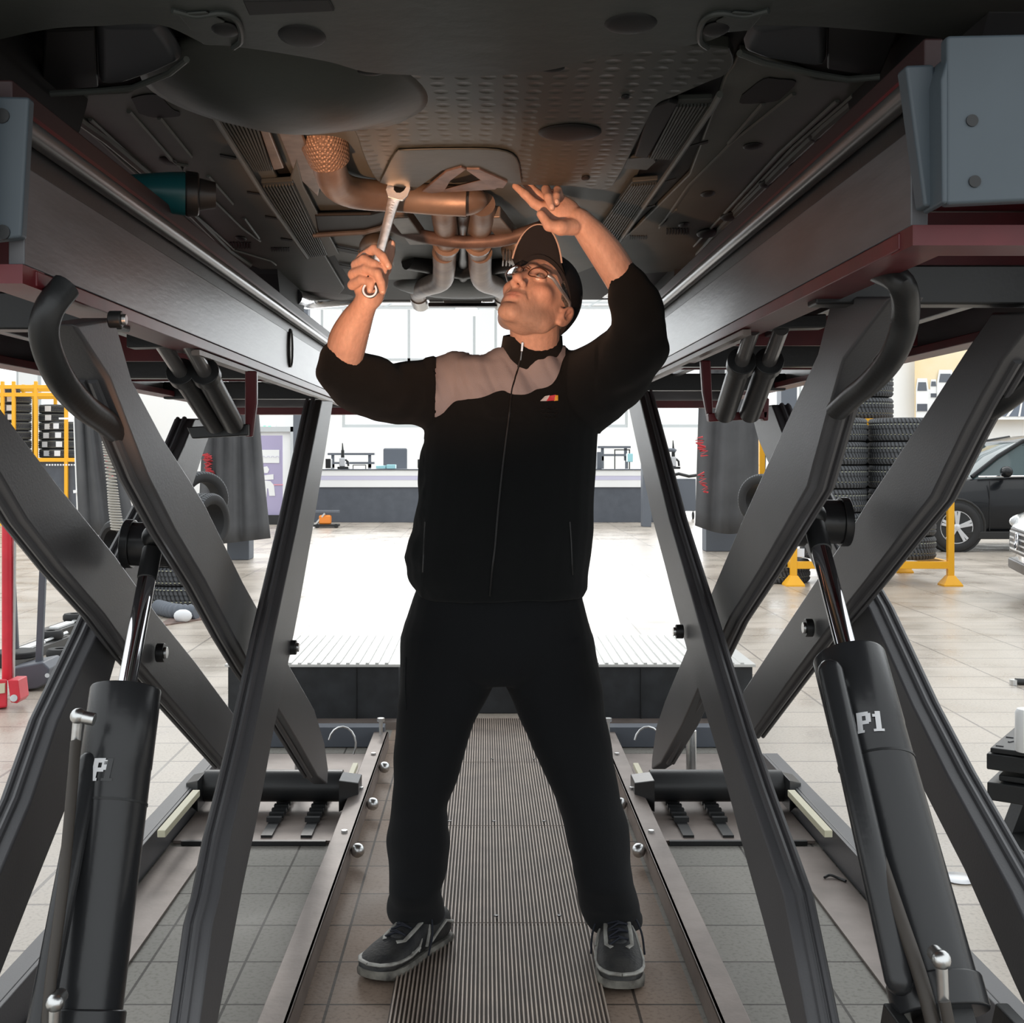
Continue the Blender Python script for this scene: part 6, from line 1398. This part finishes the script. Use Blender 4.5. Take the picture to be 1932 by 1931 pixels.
tm = fuse(tr, .0065, 5, .6)
folds(tm, .008, lambda c: noise.noise((c[0]*7+c[2]*5, c[1]*6, c[2]*6-c[0]*5))+.6*noise.noise((c[0]*12, c[1]*10, c[2]*14))*(1 if c[2] > .35 else 1.6))
trs = finish('trousers', tm, M['trouser'], man, smooth='all', label='black work trousers')
bt = [bvh(tm)]
MB().tube([hit(x, y, bt, .0005) for x, y in sm([(766,1240),(765,1290),(766,1340)], 3)], .002, 6).build('pocket_seam', M['trouser'], trs)
# ---- shoes
def shoe(heel, toe, label, w_=.050):
    d = (toe-heel); L = d.length; d.normalize(); n_ = Vector((-d.y, d.x, 0)) ; u = Vector((0,0,1))
    if n_.x < 0: n_ = -n_
    t = thing('shoe', label, 'shoe', heel)
    def W(a, b, c): return heel+d*(a*L)+n_*b+u*c
    st = [(0,.022,.022,.085),(.04,.032,.022,.098),(.12,.038,.020,.104),(.25,.040,.020,.104),(.38,.043,.018,.108),(.50,.048,.018,.098),(.62,.053,.018,.084),(.75,.056,.018,.072),(.86,.053,.018,.063),(.93,.044,.019,.055),(.98,.030,.022,.045),(1.0,.014,.026,.036)]
    rings = []
    for a, hw, zb, zt in st:
        r = []
        for k in range(20):
            q = 2*PI*k/20; c_, s_ = math.cos(q), math.sin(q); r.append(W(a, hw*math.copysign(abs(c_)**.8, c_), zb+(zt-zb)*(.5+.5*math.copysign(abs(s_)**(1.0 if s_ > 0 else .7), s_))))
        rings.append(r)
    up_ = MB().loft(rings).build('upper', M['shoe'], t, smooth='all')
    sl = []
    for a, hw, _, _ in [(-.02,.020,0,0),(.0,.032,0,0),(.06,.040,0,0),(.2,.043,0,0),(.4,.045,0,0),(.6,.055,0,0),(.76,.059,0,0),(.88,.054,0,0),(.95,.043,0,0),(.99,.030,0,0),(1.015,.014,0,0)]:
        lift_ = .014*max(0, a-.82)/.18
        sl.append([W(a, -hw, .003+lift_), W(a, hw, .003+lift_), W(a, hw*1.02, .016+lift_*.8), W(a, hw*.93, .027+lift_*.6), W(a, -hw*.93, .027+lift_*.6), W(a, -hw*1.02, .016+lift_*.8)])
    MB().loft(sl).build('sole', M['sole'], t, smooth=True)
    for s in (-1, 1):
        MB().tube([W(.30, s*.026, .100), W(.42, s*.028, .098), W(.54, s*.030, .086), (W(.66, s*.030, .074)), W(.71, s*.018, .074)], .006, 8, flat=.6).build('silver_overlay', M['shoe_grey'], up_, smooth=True)
        MB().tube([W(.55, s*.050, .052), W(.68, s*.055, .045), W(.80, s*.053, .044), W(.90, s*.046, .046), W(.96, s*.030, .047), W(.985, 0, .047)], .006, 8, flat=.7).build('toe_band', M['shoe_grey'], up_, smooth=True)
        MB().tube([W(.02, s*.031, .06), W(.14, s*.036, .075), W(.26, s*.039, .06), W(.36, s*.041, .045)], .006, 8, flat=.7).build('heel_overlay', M['shoe_grey'], up_, smooth=True)
    MB().ball(W(.60, 0, .076), (.026,.026,.012), 8).build('tongue', M['shoe'], up_, smooth=True)
    mb = MB()
    for k in range(5):
        a = .30+k*.078; z_ = float(np.interp(a, [.25,.38,.5,.62,.75], [.104,.108,.098,.084,.072]))+.004; mb.tube([W(a, -.024, z_-.006), W(a+.02, 0, z_+.003), W(a+.01, .024, z_-.006)], .0028, 6); mb.tube([W(a, .024, z_-.006), W(a+.035, 0, z_), W(a+.07, -.024, z_-.012)], .0028, 6)
    mb.build('laces', M['lace'], t, smooth=True)
    MB().tube([W(.26, -.030, .108), W(.28, 0, .118), W(.26, .030, .108)], .006, 8, flat=.7).build('collar_pad', M['shoe_grey'], up_, smooth=True)
    for k, (a_, b_) in enumerate(((.34,.47),(.44,.58),(.54,.68))):
        for s in (-1, 1): MB().tube([W(a_, s*.030, .094-.008*k), W((a_+b_)/2, s*.046, .070-.006*k), W(b_, s*.054, .046)], .0038, 6, flat=.6).build('side_stripe', M['shoe_grey'], up_, smooth=True)
    for s in (-1, 1):
        MB().tube([V3(q) for q in bez([tuple(W(.36, 0, .116)), tuple(W(.36, s*.038, .112)), tuple(W(.42, s*.060, .075)), tuple(W(.50, s*.066, .03))], 5)], .0026, 6).build('lace_end', M['lace'], t, smooth=True)
    return t
shoe(PZ(838,1776,0), PZ(692,1858,0), 'worn black and silver trainer turned outward, on the left foot in the picture')
shoe(PZ(1158,1774,0), PZ(1174,1880,0), 'worn black and silver trainer pointing at the camera, beside the right rail')
# ---- the combination spanner
A = P(698, 548, 2.700); B = P(746, 366, 2.690); d = (B-A).normalized()
t = thing('spanner', 'long chrome combination spanner gripped in the raised hand', 'spanner', A)
nrm = Vector((0,-1,0)); nrm = (nrm-d*nrm.dot(d)).normalized(); sd = d.cross(nrm).normalized(); sd = sd if sd.x > 0 else -sd
def w3(a, b, c): return A+d*a+sd*b+nrm*c
L = (B-A).length; r0 = .0155
rings = []
for a, hw, th in [(r0*.9,.0075,.0035),(.03,.0085,.0032),(.06,.0095,.003),(L*.5,.0105,.003),(L*.8,.0115,.003),(L*.93,.0135,.0035),(L*.97,.018,.004)]:
    rings.append([w3(a, -hw, -th*.6), w3(a, -hw*.8, -th), w3(a, hw*.8, -th), w3(a, hw, -th*.6), w3(a, hw, th*.6), w3(a, hw*.8, th), w3(a, -hw*.8, th), w3(a, -hw, th*.6)])
MB().loft(rings).build('shank', M['spanner'] if 'spanner' in M else M['zinc'], t, bevel=.0006)
mb = MB(); rg = []
for k in range(32):
    q = 2*PI*k/32; c_, s_ = math.cos(q), math.sin(q); rg.append([w3(ro*s_, ro*c_, h) for ro, h in ((.0125,-.006),(.0165,-.006),(.018,-.003),(.018,.003),(.0165,.006),(.0125,.006))])
rg.append(rg[0]); vs_ = [p for r in rg for p in r]; fs = []
for k in range(32):
    for i in range(6): j = (i+1)%6; fs.append((k*6+i, (k+1)*6+i, (k+1)*6+j, k*6+j))
mb.add(vs_, fs).build('ring_end', M['zinc'], t, smooth=True)
a15 = math.radians(18); jaw = []
cx_, cy_ = L+.004, 0
for q in [ -140, -115, -90, -60, -30, -8]: jaw.append((cx_-.026*math.cos(math.radians(q+90))*0+.026*math.sin(math.radians(q+0))*0, 0))
prof = [(L*.945,-.0135),(L-.004,-.023),(L+.010,-.026),(L+.026,-.022),(L+.034,-.013),(L+.030,-.010),(L+.014,-.0115),(L+.006,-.007),(L+.004,.001),(L+.008,.008),(L+.016,.0115),(L+.030,.0115),(L+.036,.014),(L+.028,.022),(L+.010,.026),(L-.004,.022),(L*.945,.0135)]
pr_ = []
for a, b in prof:
    a2 = a-L; pr_.append((L+a2*math.cos(a15)-b*math.sin(a15)*-1*-1, b*math.cos(a15)+a2*math.sin(a15)) if a > L*.95 else (a, b))
MB().prism([w3(a, b, -.005) for a, b in pr_], nrm*.010).build('open_jaw', M['zinc'], t, bevel=.0012)
mb = MB()
for k in range(5): mb.bar(w3(L*.80+k*.006, -.002, .0034), w3(L*.80+k*.006, .003, .0034), .001, .001)
mb.build('size_stamp', M['black_steel'], t)
